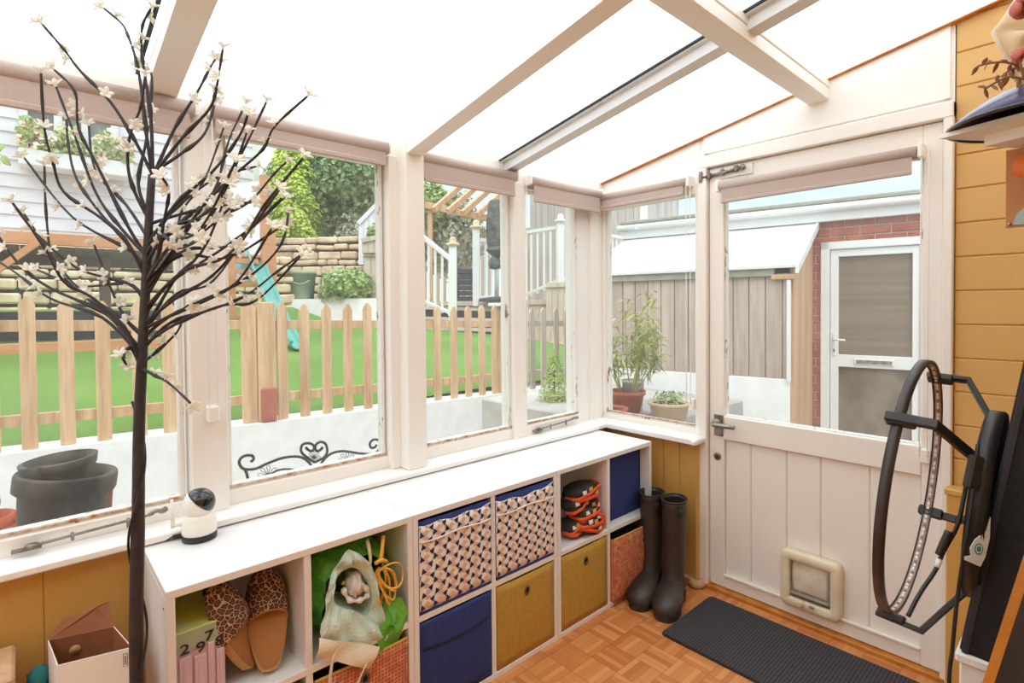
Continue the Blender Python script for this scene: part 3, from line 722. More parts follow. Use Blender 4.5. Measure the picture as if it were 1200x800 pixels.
# number box (advent style carton) in the top left opening
XC = .385
yA = UY[0]+.026; yB = on(254, 760, 'x', XC).y+.02
zT = on(230, 735, 'x', XC).z; zB = H/2+T/2+.001
t = thing('numbered_carton', 'green topped pink carton printed with 2, 9 and 7', 'carton', (XC, yA, zB))
MB().box((.15, yA, zB), (XC-.004, yB, zT-.004), .001).build('carton_body', 'pink_card', t)
MB().box((.15, yA, zT-.004), (XC, yB, zT), .001).build('green_top', 'green_card', t)
MB().box((XC-.004, yA, zT-.055), (XC-.001, yB, zT-.003), .0005).build('green_band', mat('muted_green_card', 'A5B79B', rough=.6), t)
def digit(ch, p, s, par):
    cu = bpy.data.curves.new('printed_digit', 'FONT'); cu.body = ch; cu.size = s; cu.extrude = .0004; cu.align_x = 'CENTER'; cu.offset = s*.012
    o = bpy.data.objects.new('printed_digit', cu); COL.objects.link(o); cu.materials.append(M['plum_ink'])
    m4 = Matrix(((0, 0, 1), (1, 0, 0), (0, 1, 0))).to_4x4(); sc = Matrix.Diagonal((1.25, 1, 1, 1))
    me = bpy.data.meshes.new_from_object(o); bpy.data.objects.remove(o); o = bpy.data.objects.new('printed_digit', me); COL.objects.link(o)
    o.parent = par; o.matrix_local = Matrix.Translation(Vector(p)-abs_loc(par)) @ m4 @ sc
W = yB-yA
for (ch, f, zz) in (('2', .18, -.056), ('9', .50, -.064), ('7', .68, -.043), ('8', .90, -.066)):
    digit(ch, (XC+.002, yA+W*f*.98, zT+zz), .036, t)
for (f0, f1, ztop, dx) in ((.06, .31, -.064, .004), (.36, .61, -.072, .003), (.64, .78, -.050, .002), (.81, .97, -.075, .003)):
    m = MB(); m.box((XC-.004, yA+W*f0, zB+.02), (XC+dx, yA+W*f1, zT+ztop), .001); m.box((XC+dx-.001, yA+W*(f0+(f1-f0)*.35), zB+.03), (XC+dx+.0015, yA+W*(f0+(f1-f0)*.75), zT+ztop-.012), .001)
    m.build('printed_tower', mat('tower_pink', 'D9BECB', 'CFB2C0', 8, .6), t)

# leopard slippers, stood on their heels
def slipper(label, loc, rot):
    t = thing('slipper', label, 'slipper', (0, 0, 0), 'leopard print slippers')
    def outline(k, sh=0):
        pts = []
        for i in range(28):
            a = 2*PI*i/28; y = .13-.13*math.cos(a); s = math.sin(a)
            wv = .043+.009*math.sin(PI*min(max((y-.03)/.24, 0), 1)); wv *= k; s = math.copysign(abs(s)**.62, s)
            pts.append((s*wv, .13-(.13*k)*math.cos(a), 0))
        return pts
    m = MB(); m.prism([(x, y, 0) for x, y, _ in outline(1)], (0, 0, .022)); m.build('sole', 'suede_light', t, fix=True)
    m = MB(); m.prism([(x, y, .0222) for x, y, _ in outline(.94)], (0, 0, .004)); m.build('insole', 'suede', t, fix=True)
    def vamp(u, v):
        a = PI*u; yy = .150+.05*(1-math.sin(a))*(-.6)*(1-v)+(.262-.150)*v ; k = math.sqrt(max(1-(v*.98)**3, 0)); hw = .054*(k*.9+.1)
        return (hw*math.cos(a), min(yy, .264), .006+math.sin(a)*(.058*(k*.85+.12)))
    m = MB(); m.grid(vamp, 16, 12, th=.004); m.build('vamp', 'leopard', t)
    m = MB(); m.tube([vamp(i/16, 0) for i in range(17)], .004, 6); m.build('binding', 'suede', t)
    t.location = loc; t.rotation_mode = 'XYZ'; t.rotation_euler = rot; return t
# stand: local y (toe) -> up, local z (top of the foot) -> +x, out of the shelf
def stand(lean, yaw, roll=0):
    m = Matrix(((0, 0, 1), (1, 0, 0), (0, 1, 0))); 
    return (Matrix.Rotation(yaw, 3, 'Z') @ Matrix.Rotation(-lean, 3, 'Y') @ Matrix.Rotation(roll, 3, 'X') @ m).to_euler('XYZ')
slipper('leopard slipper at right with its tan insole facing out', (.372, on(316, 780, 'x', .38).y, H/2+T/2+.003), stand(.50, -.12, -.06))
slipper('leopard slipper leaning sideways against the numbered carton', (.335, on(283, 790, 'x', .37).y+.026, H/2+T/2+.02), stand(.30, .85, .22))
c = thing('dark_pouch', 'dark grey soft pouch on the numbered carton behind the slippers', 'pouch', (.28, yB-.02, zT+.0))
m = MB(); m.ball((.27, yB+.012, zT+.021), (.06, .036, .02), fn=lambda d: 1+.08*math.sin(7*d.x+5*d.y)); m.build('pouch_body', 'board_grey', c)

# green bag with pale lining, lying in the top right opening of the left unit
y0, y1, z0, z1 = cell(0, 1, 1)
bc = on(425, 706, 'x', .42)
t = thing('shopping_bag', 'crumpled green bag with pale mint lining and cream straps', 'bag', (.3, bc.y, z0+.002), None)
rg = random.Random(5)
ph = [rg.random()*6 for _ in range(6)]
def crum(a, d): return 1+.06*math.sin(3*a+ph[0]+d*5)+.05*math.sin(7*a+ph[1]-d*9)+.03*math.sin(13*a+ph[2]+d*14)
cy0, cz0 = (y0+y1)/2-.005, (z0+z1)/2-.004
def outer(u, v):
    a = 2*PI*u; k = crum(a, v)*(.78+.25*math.sin(PI*min(v*1.1, 1)))
    return (.16+.235*v, cy0+.142*k*math.cos(a)*.98, max(cz0-.005+.138*k*math.sin(a), z0+.004))
def clampo(u, v):
    p = Vector(outer(u, v)); p.y = min(max(p.y, y0+.006), y1-.006); p.z = min(p.z, z1-.006); return p
m = MB(); m.grid(clampo, 48, 14, th=.0015, sm=False); m.build('green_shell', 'green_bag', t)
lc = on(425, 712, 'x', .41)
OUT = smooth([on(a, b, 'x', .425) for a, b in ((409, 643), (425, 652), (438, 668), (445, 700), (453, 735), (448, 753), (420, 757), (395, 754), (376, 747), (381, 715), (384, 690), (394, 662), (409, 643))], 4)[:-1]
INN = smooth([on(a, b, 'x', .412) for a, b in ((411, 664), (421, 667), (431, 680), (436, 700), (434, 716), (428, 722), (414, 716), (400, 712), (392, 706), (391, 692), (393, 680), (399, 670), (411, 664))], 4)[:-1]
def rim(u, v):                                              # mint lining: wide collar turned towards the viewer, then going in
    i = int(u*len(OUT)+.5) % len(OUT); a = OUT[i]; b = INN[i]; th = 2*PI*u
    if v < .5:
        q = v/.5; p = a.lerp(b, q); w = .010*math.sin(PI*q)+.007*math.sin(5*th+3*q+ph[3])*math.sin(PI*q)+.005*math.sin(11*th-5*q)
        return p+Vector((w, 0, 0))
    q = (v-.5)/.5; c = sum(INN, Vector())/len(INN); p = b.lerp(c, .1*q); return p+Vector((-.17*q, 0, 0))
m = MB(); m.grid(rim, 48, 18, th=.0012, sm=False); m.build('lining', 'mint_bag', t)
bA, bB, bC, bD = on(374, 747, 'x', .436), on(444, 757, 'x', .436), on(432, 783, 'x', .445), on(370, 770, 'x', .445)
def base(u, v):
    a = bA.lerp(bB, u); b = bD.lerp(bC, u); p = a.lerp(b, v); return (p.x+.004*math.sin(PI*v)+.005*math.sin(7*u+3*v), p.y, p.z)
m = MB(); m.grid(base, 10, 6, th=.002, sm=False); m.build('cream_base', 'cream_bag', t)
def strap(pts, w=.012):
    m = MB(); P = smooth([on(a, b, 'x', x) for a, b, x in pts], 5)
    for i in range(len(P)-1): pass
    m.grid(lambda u, v: P[min(int(u*(len(P)-1)+.5), len(P)-1)]+Vector((0, (v-.5)*w*.8, (v-.5)*w*.5)), len(P)-1, 1, th=.0015); return m.build('strap', 'cream_bag', t)
strap([(402, 756, .452), (393, 765, .456), (388, 785, .458), (386, 815, .458)])
strap([(432, 772, .45), (426, 785, .456), (420, 800, .458), (417, 818, .458)])
strap([(430, 632, .40), (433, 645, .42), (434, 660, .425), (430, 672, .42)])
gp = [on(p[0], p[1], 'x', .425) for p in ((452, 702), (470, 700), (478, 716), (474, 738), (462, 762), (446, 774), (440, 745), (446, 722))]
m = MB(); cc = sum(gp, Vector())/len(gp)
def gside(u, v):
    i = u*len(gp); a = gp[int(i) % len(gp)]; b = gp[(int(i)+1) % len(gp)]; p = a.lerp(b, i-int(i)); q = cc.lerp(p, v)
    return q+Vector((.014*(1-v)+.006*math.sin(14*u+5*v), 0, 0))
m.grid(gside, 24, 5, th=.004, sm=False); m.build('green_side', 'green_bag', t)
t2 = thing('carrier_bag', 'scrunched white plastic carrier inside the green bag', 'bag', (.37, bc.y, bc.z))
kc = on(414, 684, 'x', .385)
m = MB(); m.ball(kc, (.035, .026, .036), 22, 14, fn=lambda d: 1+.2*math.sin(9*d.y+4*d.z)*math.cos(8*d.z)); m.build('scrunched_body', 'white_bag', t2)
hp = [on(p[0], p[1], 'x', .41) for p in ((402, 690), (410, 703), (424, 702), (432, 694), (424, 684))]
m = MB(); m.tube(smooth(hp, 6), [.007+.003*math.sin(i*1.3) for i in range(25)], 8); m.build('knotted_handle', 'white_bag', t2)
# yellow cable coil
t3 = thing('cable_coil', 'coiled yellow cable hung at the right of the green bag', 'cable', on(447, 655, 'x', .42))
cx_ = on(446, 665, 'x', .428)
def loop(c, ry, rz_, tilt, dx, n=26):
    pts = []
    for i in range(n):
        a = 2*PI*i/n+PI/2; y = ry*math.cos(a); z = rz_*(math.sin(a)-1); pts.append(c+Vector((dx+.010*math.sin(a*2), y*math.cos(tilt)-z*math.sin(tilt), z*math.cos(tilt)+y*math.sin(tilt))))
    return pts
for (ry, rr, tl, dx) in ((.024, .058, .38, .004), (.015, .056, -.02, .0), (.036, .046, .85, .008), (.013, .062, .22, .006), (.020, .045, .55, .01)):
    m = MB(); m.tube(loop(cx_, ry, rr, tl, dx), .0032, 8, closed=True); m.build('cable_loop', 'yellow_cable', t3)
m = MB(); m.tube(smooth([on(440, 660, 'x', .43), on(447, 656, 'x', .44), on(453, 658, 'x', .43)], 4), .006, 8); m.build('cable_tie', 'yellow_cable', t3)
m = MB(); m.tube(smooth([on(449, 628, 'x', .40), on(448, 640, 'x', .42), on(446, 657, 'x', .43)], 5), [.007]*3+[.006]*8, 8); m.build('cable_end', 'yellow_cable', t3)
m = MB(); m.lathe([(.004, 0), (.006, .002), (.004, .004)], n=12, M4=Matrix.Translation(on(402, 683, 'x', .39)) @ Matrix.Rotation(PI/2, 4, 'Y')); tag(m.build('small_plug', 'gold_rim', org=on(402, 683, 'x', .39)), 'small yellow plug end inside the green bag', 'plug')

# sports pads in the first top opening of the far unit
y0, y1, z0, z1 = cell(2, 0, 1)
pads = [((668, 636), (.055, .045, .040), .1, 'black and orange pad lying lowest at left on the shelf'), ((690, 618), (.075, .085, .040), -.3, 'black pad with orange straps at the bottom of the heap'),
        ((672, 588), (.06, .065, .042), .2, 'black pad with a pale print at left of the heap'), ((692, 596), (.075, .085, .042), -.15, 'black pad with wide orange stripe across the middle of the heap'),
        ((684, 573), (.07, .095, .036), .05, 'black padded glove folded on top of the heap'), ((704, 586), (.05, .05, .036), .5, 'small black cuff with gold print on the right of the heap')]
for i, ((px, py), r, ang, lb) in enumerate(pads):
    x = .36 if i != 1 else .37
    c = on(px, py, 'x', x); c.z = max(c.z, z0+r[2]*1.02+.002); c.y = min(max(c.y, y0+r[1]*1.06+.003), y1-r[1]*1.06-.003)
    t = thing('sports_pad', lb, 'sports pad', (c.x, c.y, c.z-r[2]), 'orange and black sports pads in the shelf')
    mm = Matrix.Rotation(ang, 3, 'X')
    fn = lambda d, i=i: 1.02/(max(abs(d.x), abs(d.y), abs(d.z))**.45)*.86*(1+.06*math.sin(6*d.y+i)*math.cos(5*d.z+i))
    m = MB(); m.ball(c, r, 20, 12, M3=mm, fn=fn); m.build('pad_shell', 'gear_black', t)
    def band_(off, r=r, c=c, mm=mm, fn=fn, tilt=0, k=1.03):
        P = []
        for j in range(25):
            a = -1.75+3.5*j/24; d = Vector((math.cos(a)*.95, math.sin(a), off+tilt*math.sin(a))).normalized(); s = fn(d)*k; P.append(c+mm @ Vector((d.x*r[0]*s, d.y*r[1]*s, d.z*r[2]*s)))
        return P
    for off, tl in ((.15, .5), (-.55, -.2)) if i not in (2, 5) else ((-.2, .5),):
        m = MB(); P = band_(off, tilt=tl)
        m.grid(lambda u, v: P[int(u*24+.5)]+Vector((0, 0, (v-.5)*.015)), 24, 1, th=-.003); m.build('orange_trim', 'gear_orange', t)
    for d, mk_ in ((Vector((.9, -.45, .45)), 'gear_white'), (Vector((.95, .1, .6)), 'gear_gold'), (Vector((.95, .5, -.1)), 'gear_white' if i % 2 else 'gear_gold')):
      d = d.normalized(); p = c+mm @ Vector((d.x*r[0]*fn(d)*1.03, d.y*r[1]*fn(d)*1.03, d.z*r[2]*fn(d)*1.03))
      m = MB(); m.grid(lambda u, v: p+Vector((.003+.002*math.sin(PI*u)-.008*v, (u-.5)*.026+.006*v, (v-.5)*.014)), 6, 3, th=.002); m.build('pale_print', mk_, t)
sp = smooth([on(p[0], p[1], 'x', .425) for p in ((698, 600), (706, 604), (707, 615), (703, 625), (704, 632))], 4)
m = MB(); m.grid(lambda u, v: sp[int(u*(len(sp)-1)+.5)]+Vector((.002*math.sin(9*u), (v-.5)*.028, 0)), len(sp)-1, 2, th=.004)
t = tag(m.build('strap_end', 'gear_orange', org=sp[0]), 'wide orange strap hanging over the shelf edge by the pads', 'strap')

# ------------------------------------------------------------------ pan and tilt camera on the cabinet
cp = on(234, 630, 'z', H+.001); 
t = thing('security_camera', 'white pan tilt camera with black domed head and side aerial', 'camera', (cp.x, cp.y, H+.001))
k = .0019*.98
B = Vector((cp.x, cp.y, H+.001))
m = MB(); m.lathe([(0, 0), (.044, 0), (.0455, .003), (.0445, .017), (.043, .019)], B, 32); m.build('base', 'black_plastic', t)
m = MB(); m.lathe([(.0435, .018), (.0455, .023), (.044, .05), (.040, .066), (.036, .074)], B, 32); m.build('body', 'plastic_white', t)
hd = B+Vector((0, 0, .101))
m = MB(); m.ball(hd, (.042, .042, .043), 28, 18); m.build('head', 'plastic_white', t)
fd = Vector((.28, .72, .80)).normalized()
q = fd.to_track_quat('Z', 'Y').to_matrix()
m = MB()
prof = [(.0426*math.sin(a), .0436*math.cos(a)) for a in [i*1.42/10 for i in range(11)]]
m.lathe(prof[::-1], M4=Matrix.Translation(hd+Vector((0, 0, .001))) @ q.to_4x4(), n=32); m.build('black_dome', 'gloss_black', t)
an = B+Vector((-.018, -.040, .046))
m = MB(); m.tube([an, an+Vector((-.006, -.022, .002))], .006, 10); m.tube([an+Vector((-.006, -.022, -.006)), an+Vector((-.006, -.023, .075))], [.0058, .0045], 10); m.build('aerial', 'plastic_white', t)
m = MB(); P = [B+Vector((-.03, -.035, .010)), B+Vector((-.035, -.06, .010)), B+Vector((-.04, -.078, .004)), B+Vector((-.07, -.09, .004)), Vector((.098, B.y-.12, .70))]
m.tube(smooth(P, 6), [.0055]*7+[.003]*18, 8); m.build('power_lead', 'black_plastic', t)

# ------------------------------------------------------------------ boots and doormat
def loft(mb, secs, n=24, cap0=False, cap1=True, mi=0):     # secs: (centre, axis a, axis b)
    vs = []
    for c, a, b in secs:
        for j in range(n): vs.append(Vector(c)+Vector(a)*math.cos(2*PI*j/n)+Vector(b)*math.sin(2*PI*j/n))
    fs = [[i*n+j, i*n+(j+1) % n, (i+1)*n+(j+1) % n, (i+1)*n+j] for i in range(len(secs)-1) for j in range(n)]
    if cap0: fs.append(list(range(n))[::-1])
    if cap1: fs.append([(len(secs)-1)*n+j for j in range(n)])
    return mb.add(vs, fs, mi, True)
def boot(label, loc, rot, lean=0):
    t = thing('wellington_boot', label, 'boot', (0, 0, 0), 'dark wellington boots'); Z = Vector((0, 0, 1))
    def sh(z): # shaft centre, half widths (x = side, y = front/back)
        k = (z-.12)/.33; return (Vector((0, .012*math.sin(k*2.5)+lean*k*.1, z)), .049+.007*k, .058+.016*k)
    S = []
    for z in (.455, .44, .40, .35, .30, .25, .20, .16):
        c, a, b = sh(z); tl = .10 if z > .45 else (.05 if z > .43 else 0)
        S.append((c+Vector((0, 0, 0)), (a, 0, 0), (0, b, -.286*b*tl)))
    inner = [(c-Vector((0, 0, 0)), Vector(a)*.93, Vector(b)*.93) for c, a, b in S[:6]][::-1]
    foot = [(Vector((0, .0, .128)), (.048, 0, 0), (0, .068, .022)), (Vector((0, -.018, .098)), (.049, 0, 0), (0, .085, .034)), (Vector((0, -.05, .073)), (.057, 0, 0), (0, .088, .060)), (Vector((0, -.098, .056)), (.062, 0, 0), (0, .040, .057)), (Vector((0, -.145, .048)), (.065, 0, 0), (0, .018, .052)), (Vector((0, -.185, .042)), (.060, 0, 0), (0, .008, .045)), (Vector((0, -.212, .036)), (.044, 0, 0), (0, .003, .033)), (Vector((0, -.224, .032)), (.012, 0, 0), (0, .001, .012))]
    m = MB(); loft(m, inner+S+foot, 28, cap0=True); m.build('boot_upper', 'rubber', t)
    hb = MB(); hb.ball((0, .03, .055), (.046, .052, .062), 20, 12); hb.build('heel_counter', 'rubber', t)
    def sole(k, z0, z1):
        pts = []
        for i in range(36):
            a = 2*PI*i/36; y = -.07+.158*math.cos(a); q = (y+.228)/.316
            wv = (.062*(1-.22*math.exp(-((q-.52)/.16)**2))*(1-.12*q))*k; s = math.sin(a)
            pts.append((wv*math.copysign(abs(s)**.7, s), y*1.0, z0))
        return pts
    m = MB(); m.prism(sole(1.06, 0, .02), (0, 0, .024)); m.build('sole', 'rubber_sole', t, fix=True)
    r = MB(); c, a, b = sh(.455); r.tube([c+Vector((a*math.cos(2*PI*j/28), b*math.sin(2*PI*j/28), -.0286*b*10*math.sin(2*PI*j/28)*.1*10*.1+.003)) for j in range(28)], .004, 6, closed=True); r.build('top_rim', 'rubber_sole', t)
    m = MB(); m.grid(lambda u, v: (sh(.42)[1]*1.01*math.cos(-.9+.5*u), sh(.42)[2]*1.01*math.sin(-.9+.5*u), .40+.035*v), 5, 2, th=-.001); m.build('moulded_mark', 'rubber_sole', t)
    t.location = loc; t.rotation_euler = (0, 0, rot); return t
b1 = on(735, 712, 'z', 0); b2 = on(777, 724, 'z', 0)
def boot_at(px, py, rot, label, lean=0):
    p = on(px, py, 'z', 0); boot(label, p-Vector((math.sin(rot), -math.cos(rot), 0))*.224, rot, lean)
boot_at(746, 716, .30, 'dark wellington boot standing next to the coral woven box', .12)
boot_at(777, 729, .34, 'dark wellington boot nearer the door, overlapping its pair')
cs = [on(778, 745, 'z', .004), on(828, 698, 'z', .004), on(1078, 800, 'z', .004)]
c3 = cs[0]+(cs[2]-cs[1])
m = MB(); q = cs+[c3]
cen = sum(q, Vector())/4
xmin = (q[0].x+q[1].x)/2; ymax = (q[1].y+q[2].y)/2; xmax = (q[2].x+q[3].x)/2; ymin = (q[0].y+q[3].y)/2
rr = rrect((xmin+xmax)/2, (ymin+ymax)/2, (xmax-xmin)/2, (ymax-ymin)/2, .02, 0)
m.prism([(p.x, p.z, .001) for p in rr], (0, 0, .009)); dm = m.build('doormat', 'mat_rib', org=((xmin+xmax)/2, (ymin+ymax)/2, 0), fix=True)
tag(dm, 'charcoal ribbed doormat lying on the parquet before the door', 'doormat')
m = MB(); m.prism([(p.x, p.z, .0005) for p in rrect((xmin+xmax)/2, (ymin+ymax)/2, (xmax-xmin)/2+.004, (ymax-ymin)/2+.004, .022, 0)], (0, 0, .005)); m.build('rubber_edge', 'rubber_sole', dm, org=(0, 0, 0), fix=True)

# ------------------------------------------------------------------ carton at lower left on a low bench
bz = .405
t = thing('low_bench', 'low wooden bench at lower left under the white carton', 'bench', (.18, -2.5, 0))
MB().box((.07, -2.72, bz-.025), (.29, -2.275, bz), .004).build('seat', 'picket', t)
for (x, y) in ((.09, -2.70), (.27, -2.70), (.09, -2.295), (.27, -2.295)): MB().box((x-.016, y-.016, 0), (x+.016, y+.016, bz-.025), .003).build('leg', 'picket', t)
zr_ = .545
A = on(57, 750, 'z', zr_); Bq = on(133, 734, 'z', zr_); Cq = on(154, 758, 'z', zr_); Dq = on(68, 779, 'z', zr_)
t = thing('shoe_carton', 'open white carton with brown inside and a raised lid flap', 'carton', (A.x, A.y, bz+.001))
def wall3(p, q2, z0, z1, nrm, mi0=0):
    p = Vector(p); q2 = Vector(q2); a = Vector((p.x, p.y, z0)); b = Vector((q2.x, q2.y, z0)); h = Vector((0, 0, z1-z0)); n = Vector(nrm).normalized()
    mo = MB(); mo.prism([a, b, b+h, a+h], n*.0015, 0); mo.prism([a-n*.0002, b-n*.0002, b+h-n*.0002, a+h-n*.0002], -n*.001, 1); return mo
cen = (A+Bq+Cq+Dq)/4
for (p, q2, nm) in ((A, Bq, 'back_side'), (Bq, Cq, 'right_side'), (Cq, Dq, 'front_side'), (Dq, A, 'left_side')):
    mid = (p+q2)/2; e = (q2-p); n = Vector((e.y, -e.x, 0)); n = n if n.dot(mid-cen) > 0 else -n
    wall3(p, q2, bz+.001, zr_, n).build(nm, ['card_white', 'card_brown'], t, fix=True)
m = MB(); m.prism([Vector((p.x, p.y, bz+.002)) for p in (A, Bq, Cq, Dq)], (0, 0, .002)); m.build('carton_floor', 'card_brown', t, fix=True)
fl = [A, Bq, Bq+Vector((-.012, .0, .042)), A+Vector((-.008, .0, .018))]
m = MB(); P0 = A; P1 = Bq
m.prism([P0, P1, P1+Vector((-.03, -.004, .055)), P1+Vector((-.03, -.03, .052)), P0+Vector((-.03, .03, .030)), P0+Vector((-.015, .005, .006))], Vector((-.002, 0, -.001))); m.build('lid_flap', 'card_brown', t, fix=True)
m = MB(); m.lathe([(0, 0), (.012, 0), (.012, .0006)], n=18, M4=Matrix.Translation((A+Bq)/2+Vector((.002, -.014, -.035))) @ Matrix.Rotation(PI/2, 4, 'Y')); m.build('round_sticker', 'suede_light', t)
nf = Vector(((Cq-Dq).y, -(Cq-Dq).x, 0)).normalized(); ef = (Cq-Dq).normalized()
lb = Cq-ef*.012+nf*.002+Vector((0, 0, -.026))
def lab(w, h, o, m_):
    mm = MB(); mm.prism([lb-ef*w/2-Vector((0, 0, h/2)), lb+ef*w/2-Vector((0, 0, h/2)), lb+ef*w/2+Vector((0, 0, h/2)), lb-ef*w/2+Vector((0, 0, h/2))], nf*o); return mm
l_ = lab(.009, .030, .0008, 0).build('label_outline', 'label_ink', t, fix=True); lab(.007, .028, .0012, 0).build('label_face', 'card_white', l_, fix=True)
mm = MB()
for i in range(5):
    z = (i-2)*.0042; mm.prism([lb-ef*.0022+Vector((0, 0, z-.0012)), lb+ef*.0022+Vector((0, 0, z-.0012)), lb+ef*.0022+Vector((0, 0, z+.0012)), lb-ef*.0022+Vector((0, 0, z+.0012))], nf*.0015)
mm.build('label_print', 'label_ink', l_, fix=True)
pw = on(8, 790, 'z', .535)
m = MB(); m.box((.10, -2.70, bz+.001), (pw.x+.02, on(17, 790, 'z', .535).y, .533), .006); tag(m.build('wooden_block', 'fence_warm', org=(.15, -2.6, bz)), 'brown wooden block at the bottom left corner', 'block')
m = MB(); p = on(46, 796, 'z', .46); m.ball((.13, p.y+.0, bz+.033), (.03, .025, .032), fn=lambda d: 1+.1*math.sin(8*d.x+6*d.z)); tag(m.build('rolled_cloth', 'scarf_teal', org=(.13, p.y, bz)), 'dark teal rolled cloth just left of the white carton', 'cloth')

# ------------------------------------------------------------------ blossom tree
t = thing('blossom_tree', 'artificial twig tree with black stems and small cream blossoms', 'artificial tree', (.435, -2.234, 0))
TX, TY = .435, -2.234
def tp(px, py, off=0):                                      # a point on the tree: seen at a pixel, off metres behind the stem
    return at(px, py, 1.215+off)
m = MB(); stem = [Vector((TX, TY, 0))]
for px, py in ((160, 790), (160, 700), (162, 600), (163, 500), (166, 430), (170, 350), (174, 270), (178, 205)): stem.append(tp(px, py))
stem[0] = Vector((stem[1].x, stem[1].y, .02))
m.tube(smooth(stem, 4), [.0138]*12+[.0128-.0052*i/20 for i in range(21)], 12); m.build('stem', 'bark_black', t)
b = stem[0]
m = MB(); m.lathe([(0, 0), (.13, 0), (.13, .012), (.03, .028), (.02, .045), (0, .045)], (b.x, b.y, 0), 28); m.build('base_plate', 'black_metal', t)
BR = [ # pixel path, depth at start and end
 ([(179, 205), (172, 160), (165, 100), (158, 65), (150, 42), (143, 28), (122, 10)], 0, .02), ([(179, 205), (177, 140), (170, 90), (166, 60), (167, 30), (177, 10)], 0, -.03),
 ([(179, 205), (160, 168), (130, 120), (95, 84), (75, 58), (50, 29)], 0, -.08), ([(180, 205), (205, 150), (230, 110), (246, 80), (252, 70)], 0, .09),
 ([(181, 203), (215, 160), (245, 128), (254, 100), (261, 58)], 0, -.05), ([(182, 200), (215, 178), (240, 156), (252, 118), (258, 75)], 0, .13),
 ([(172, 330), (150, 285), (118, 255), (75, 225), (62, 190), (52, 150), (48, 86)], 0, -.10), ([(172, 300), (140, 265), (112, 225), (88, 160), (66, 102)], 0, .02),
 ([(174, 280), (148, 240), (112, 200), (104, 148)], 0, .12), ([(172, 300), (150, 265), (112, 190), (92, 150), (88, 108), (64, 82)], .02, -.02),
 ([(176, 260), (158, 225), (150, 195), (152, 160), (165, 125), (170, 90)], 0, -.06), ([(176, 255), (162, 215), (172, 160), (178, 90), (166, 78)], 0, .05),
 ([(170, 320), (145, 280), (118, 250), (90, 210), (80, 170), (78, 140)], 0, .09), ([(165, 430), (150, 390), (110, 350), (75, 330), (52, 290), (15, 238)], 0, -.12),
 ([(165, 415), (130, 372), (88, 338), (62, 305), (54, 250), (52, 195)], 0, .08), ([(164, 408), (125, 368), (60, 338), (25, 312), (0, 280), (-14, 262)], 0, .0),
 ([(163, 415), (120, 372), (60, 350), (22, 322), (-8, 302)], 0, .14), ([(164, 428), (154, 408), (145, 415), (150, 430), (143, 418)], .02, -.05),
 ([(164, 430), (178, 438), (198, 449), (224, 473)], 0, -.06), ([(170, 350), (200, 300), (225, 262), (250, 225), (280, 185), (312, 120)], 0, .02),
 ([(171, 340), (205, 290), (235, 245), (275, 205), (308, 175), (322, 148), (360, 113)], 0, -.07), ([(172, 300), (210, 262), (250, 225), (268, 165), (288, 122)], 0, .12),
 ([(172, 290), (205, 240), (250, 200), (280, 160), (290, 135)], 0, -.12), ([(168, 395), (200, 370), (250, 348), (300, 318), (330, 285), (338, 250)], 0, .06),
 ([(167, 405), (205, 380), (260, 358), (300, 352), (352, 300)], 0, -.05), ([(167, 410), (200, 378), (250, 362), (290, 345), (325, 318), (358, 295)], 0, .13),
 ([(168, 380), (205, 350), (250, 322), (285, 280), (310, 240), (355, 185)], 0, -.10), ([(169, 370), (200, 330), (248, 300), (290, 270), (330, 232)], 0, .05),
 ([(169, 385), (215, 362), (240, 350), (278, 330), (318, 268)], 0, -.16), ([(173, 275), (210, 262), (245, 255), (290, 238), (320, 205), (335, 190)], 0, .1),
 ([(176, 262), (215, 250), (265, 240), (295, 237)], 0, -.02), ([(174, 290), (200, 250), (235, 220), (262, 205), (300, 195)], 0, .16),
 ([(172, 310), (190, 280), (222, 262), (252, 240), (268, 215)], 0, -.18), ([(170, 335), (205, 298), (212, 250), (240, 210), (262, 150)], 0, .18),
 ([(166, 425), (180, 415), (205, 392), (213, 378)], 0, .08), ([(171, 330), (185, 300), (192, 260), (198, 225), (190, 208)], 0, -.13)]
rx = random.Random(21)
for k in range(9):
    y0 = rx.choice((300, 330, 360, 385, 400)); ex, ey = rx.uniform(215, 335), rx.uniform(150, 320); x0 = 171
    ey = min(ey, y0-20); BR.append(([(x0, y0), (x0+(ex-x0)*.28, y0-22-(y0-ey)*.15), (x0+(ex-x0)*.62, y0-(y0-ey)*.45), (ex, ey)], 0, rx.uniform(-.2, .2)))
for k in range(5):
    y0 = rx.choice((310, 350, 395)); ex, ey = rx.uniform(20, 140), rx.uniform(150, 330); ey = min(ey, y0-20); BR.append(([(168, y0), (150, y0-18), (168-(168-ex)*.6, y0-(y0-ey)*.45), (ex, ey)], 0, rx.uniform(-.2, .2)))
rb = random.Random(3); spots = []
for pth, o0, o1 in BR:
    n = len(pth); P = smooth([tp(x, y, o0+(o1-o0)*i/(n-1)) for i, (x, y) in enumerate(pth)], 5); k = len(P)
    rr = [.0040-.0022*i/(k-1) for i in range(k)]
    for q in range(6, k-2, 7): rr[q] *= 1.6; rr[q+1] *= 1.35                         # wrapped knuckles
    rr[-1] = .0023; rr[-2] = .0027; rr[-3] = .0029
    MB().tube(P, rr, 7).build('branch', 'bark_black', t)
    spots.append((P[-1], (P[-1]-P[-2]).normalized(), 1.0))
    for q in sorted(rb.sample(range(int(k*.35), k-2), min(3, k//8+1))):
        d = Vector((rb.gauss(0, 1), rb.gauss(0, 1), rb.gauss(0, .6)+.3)).normalized(); spots.append((P[q], d, .9))
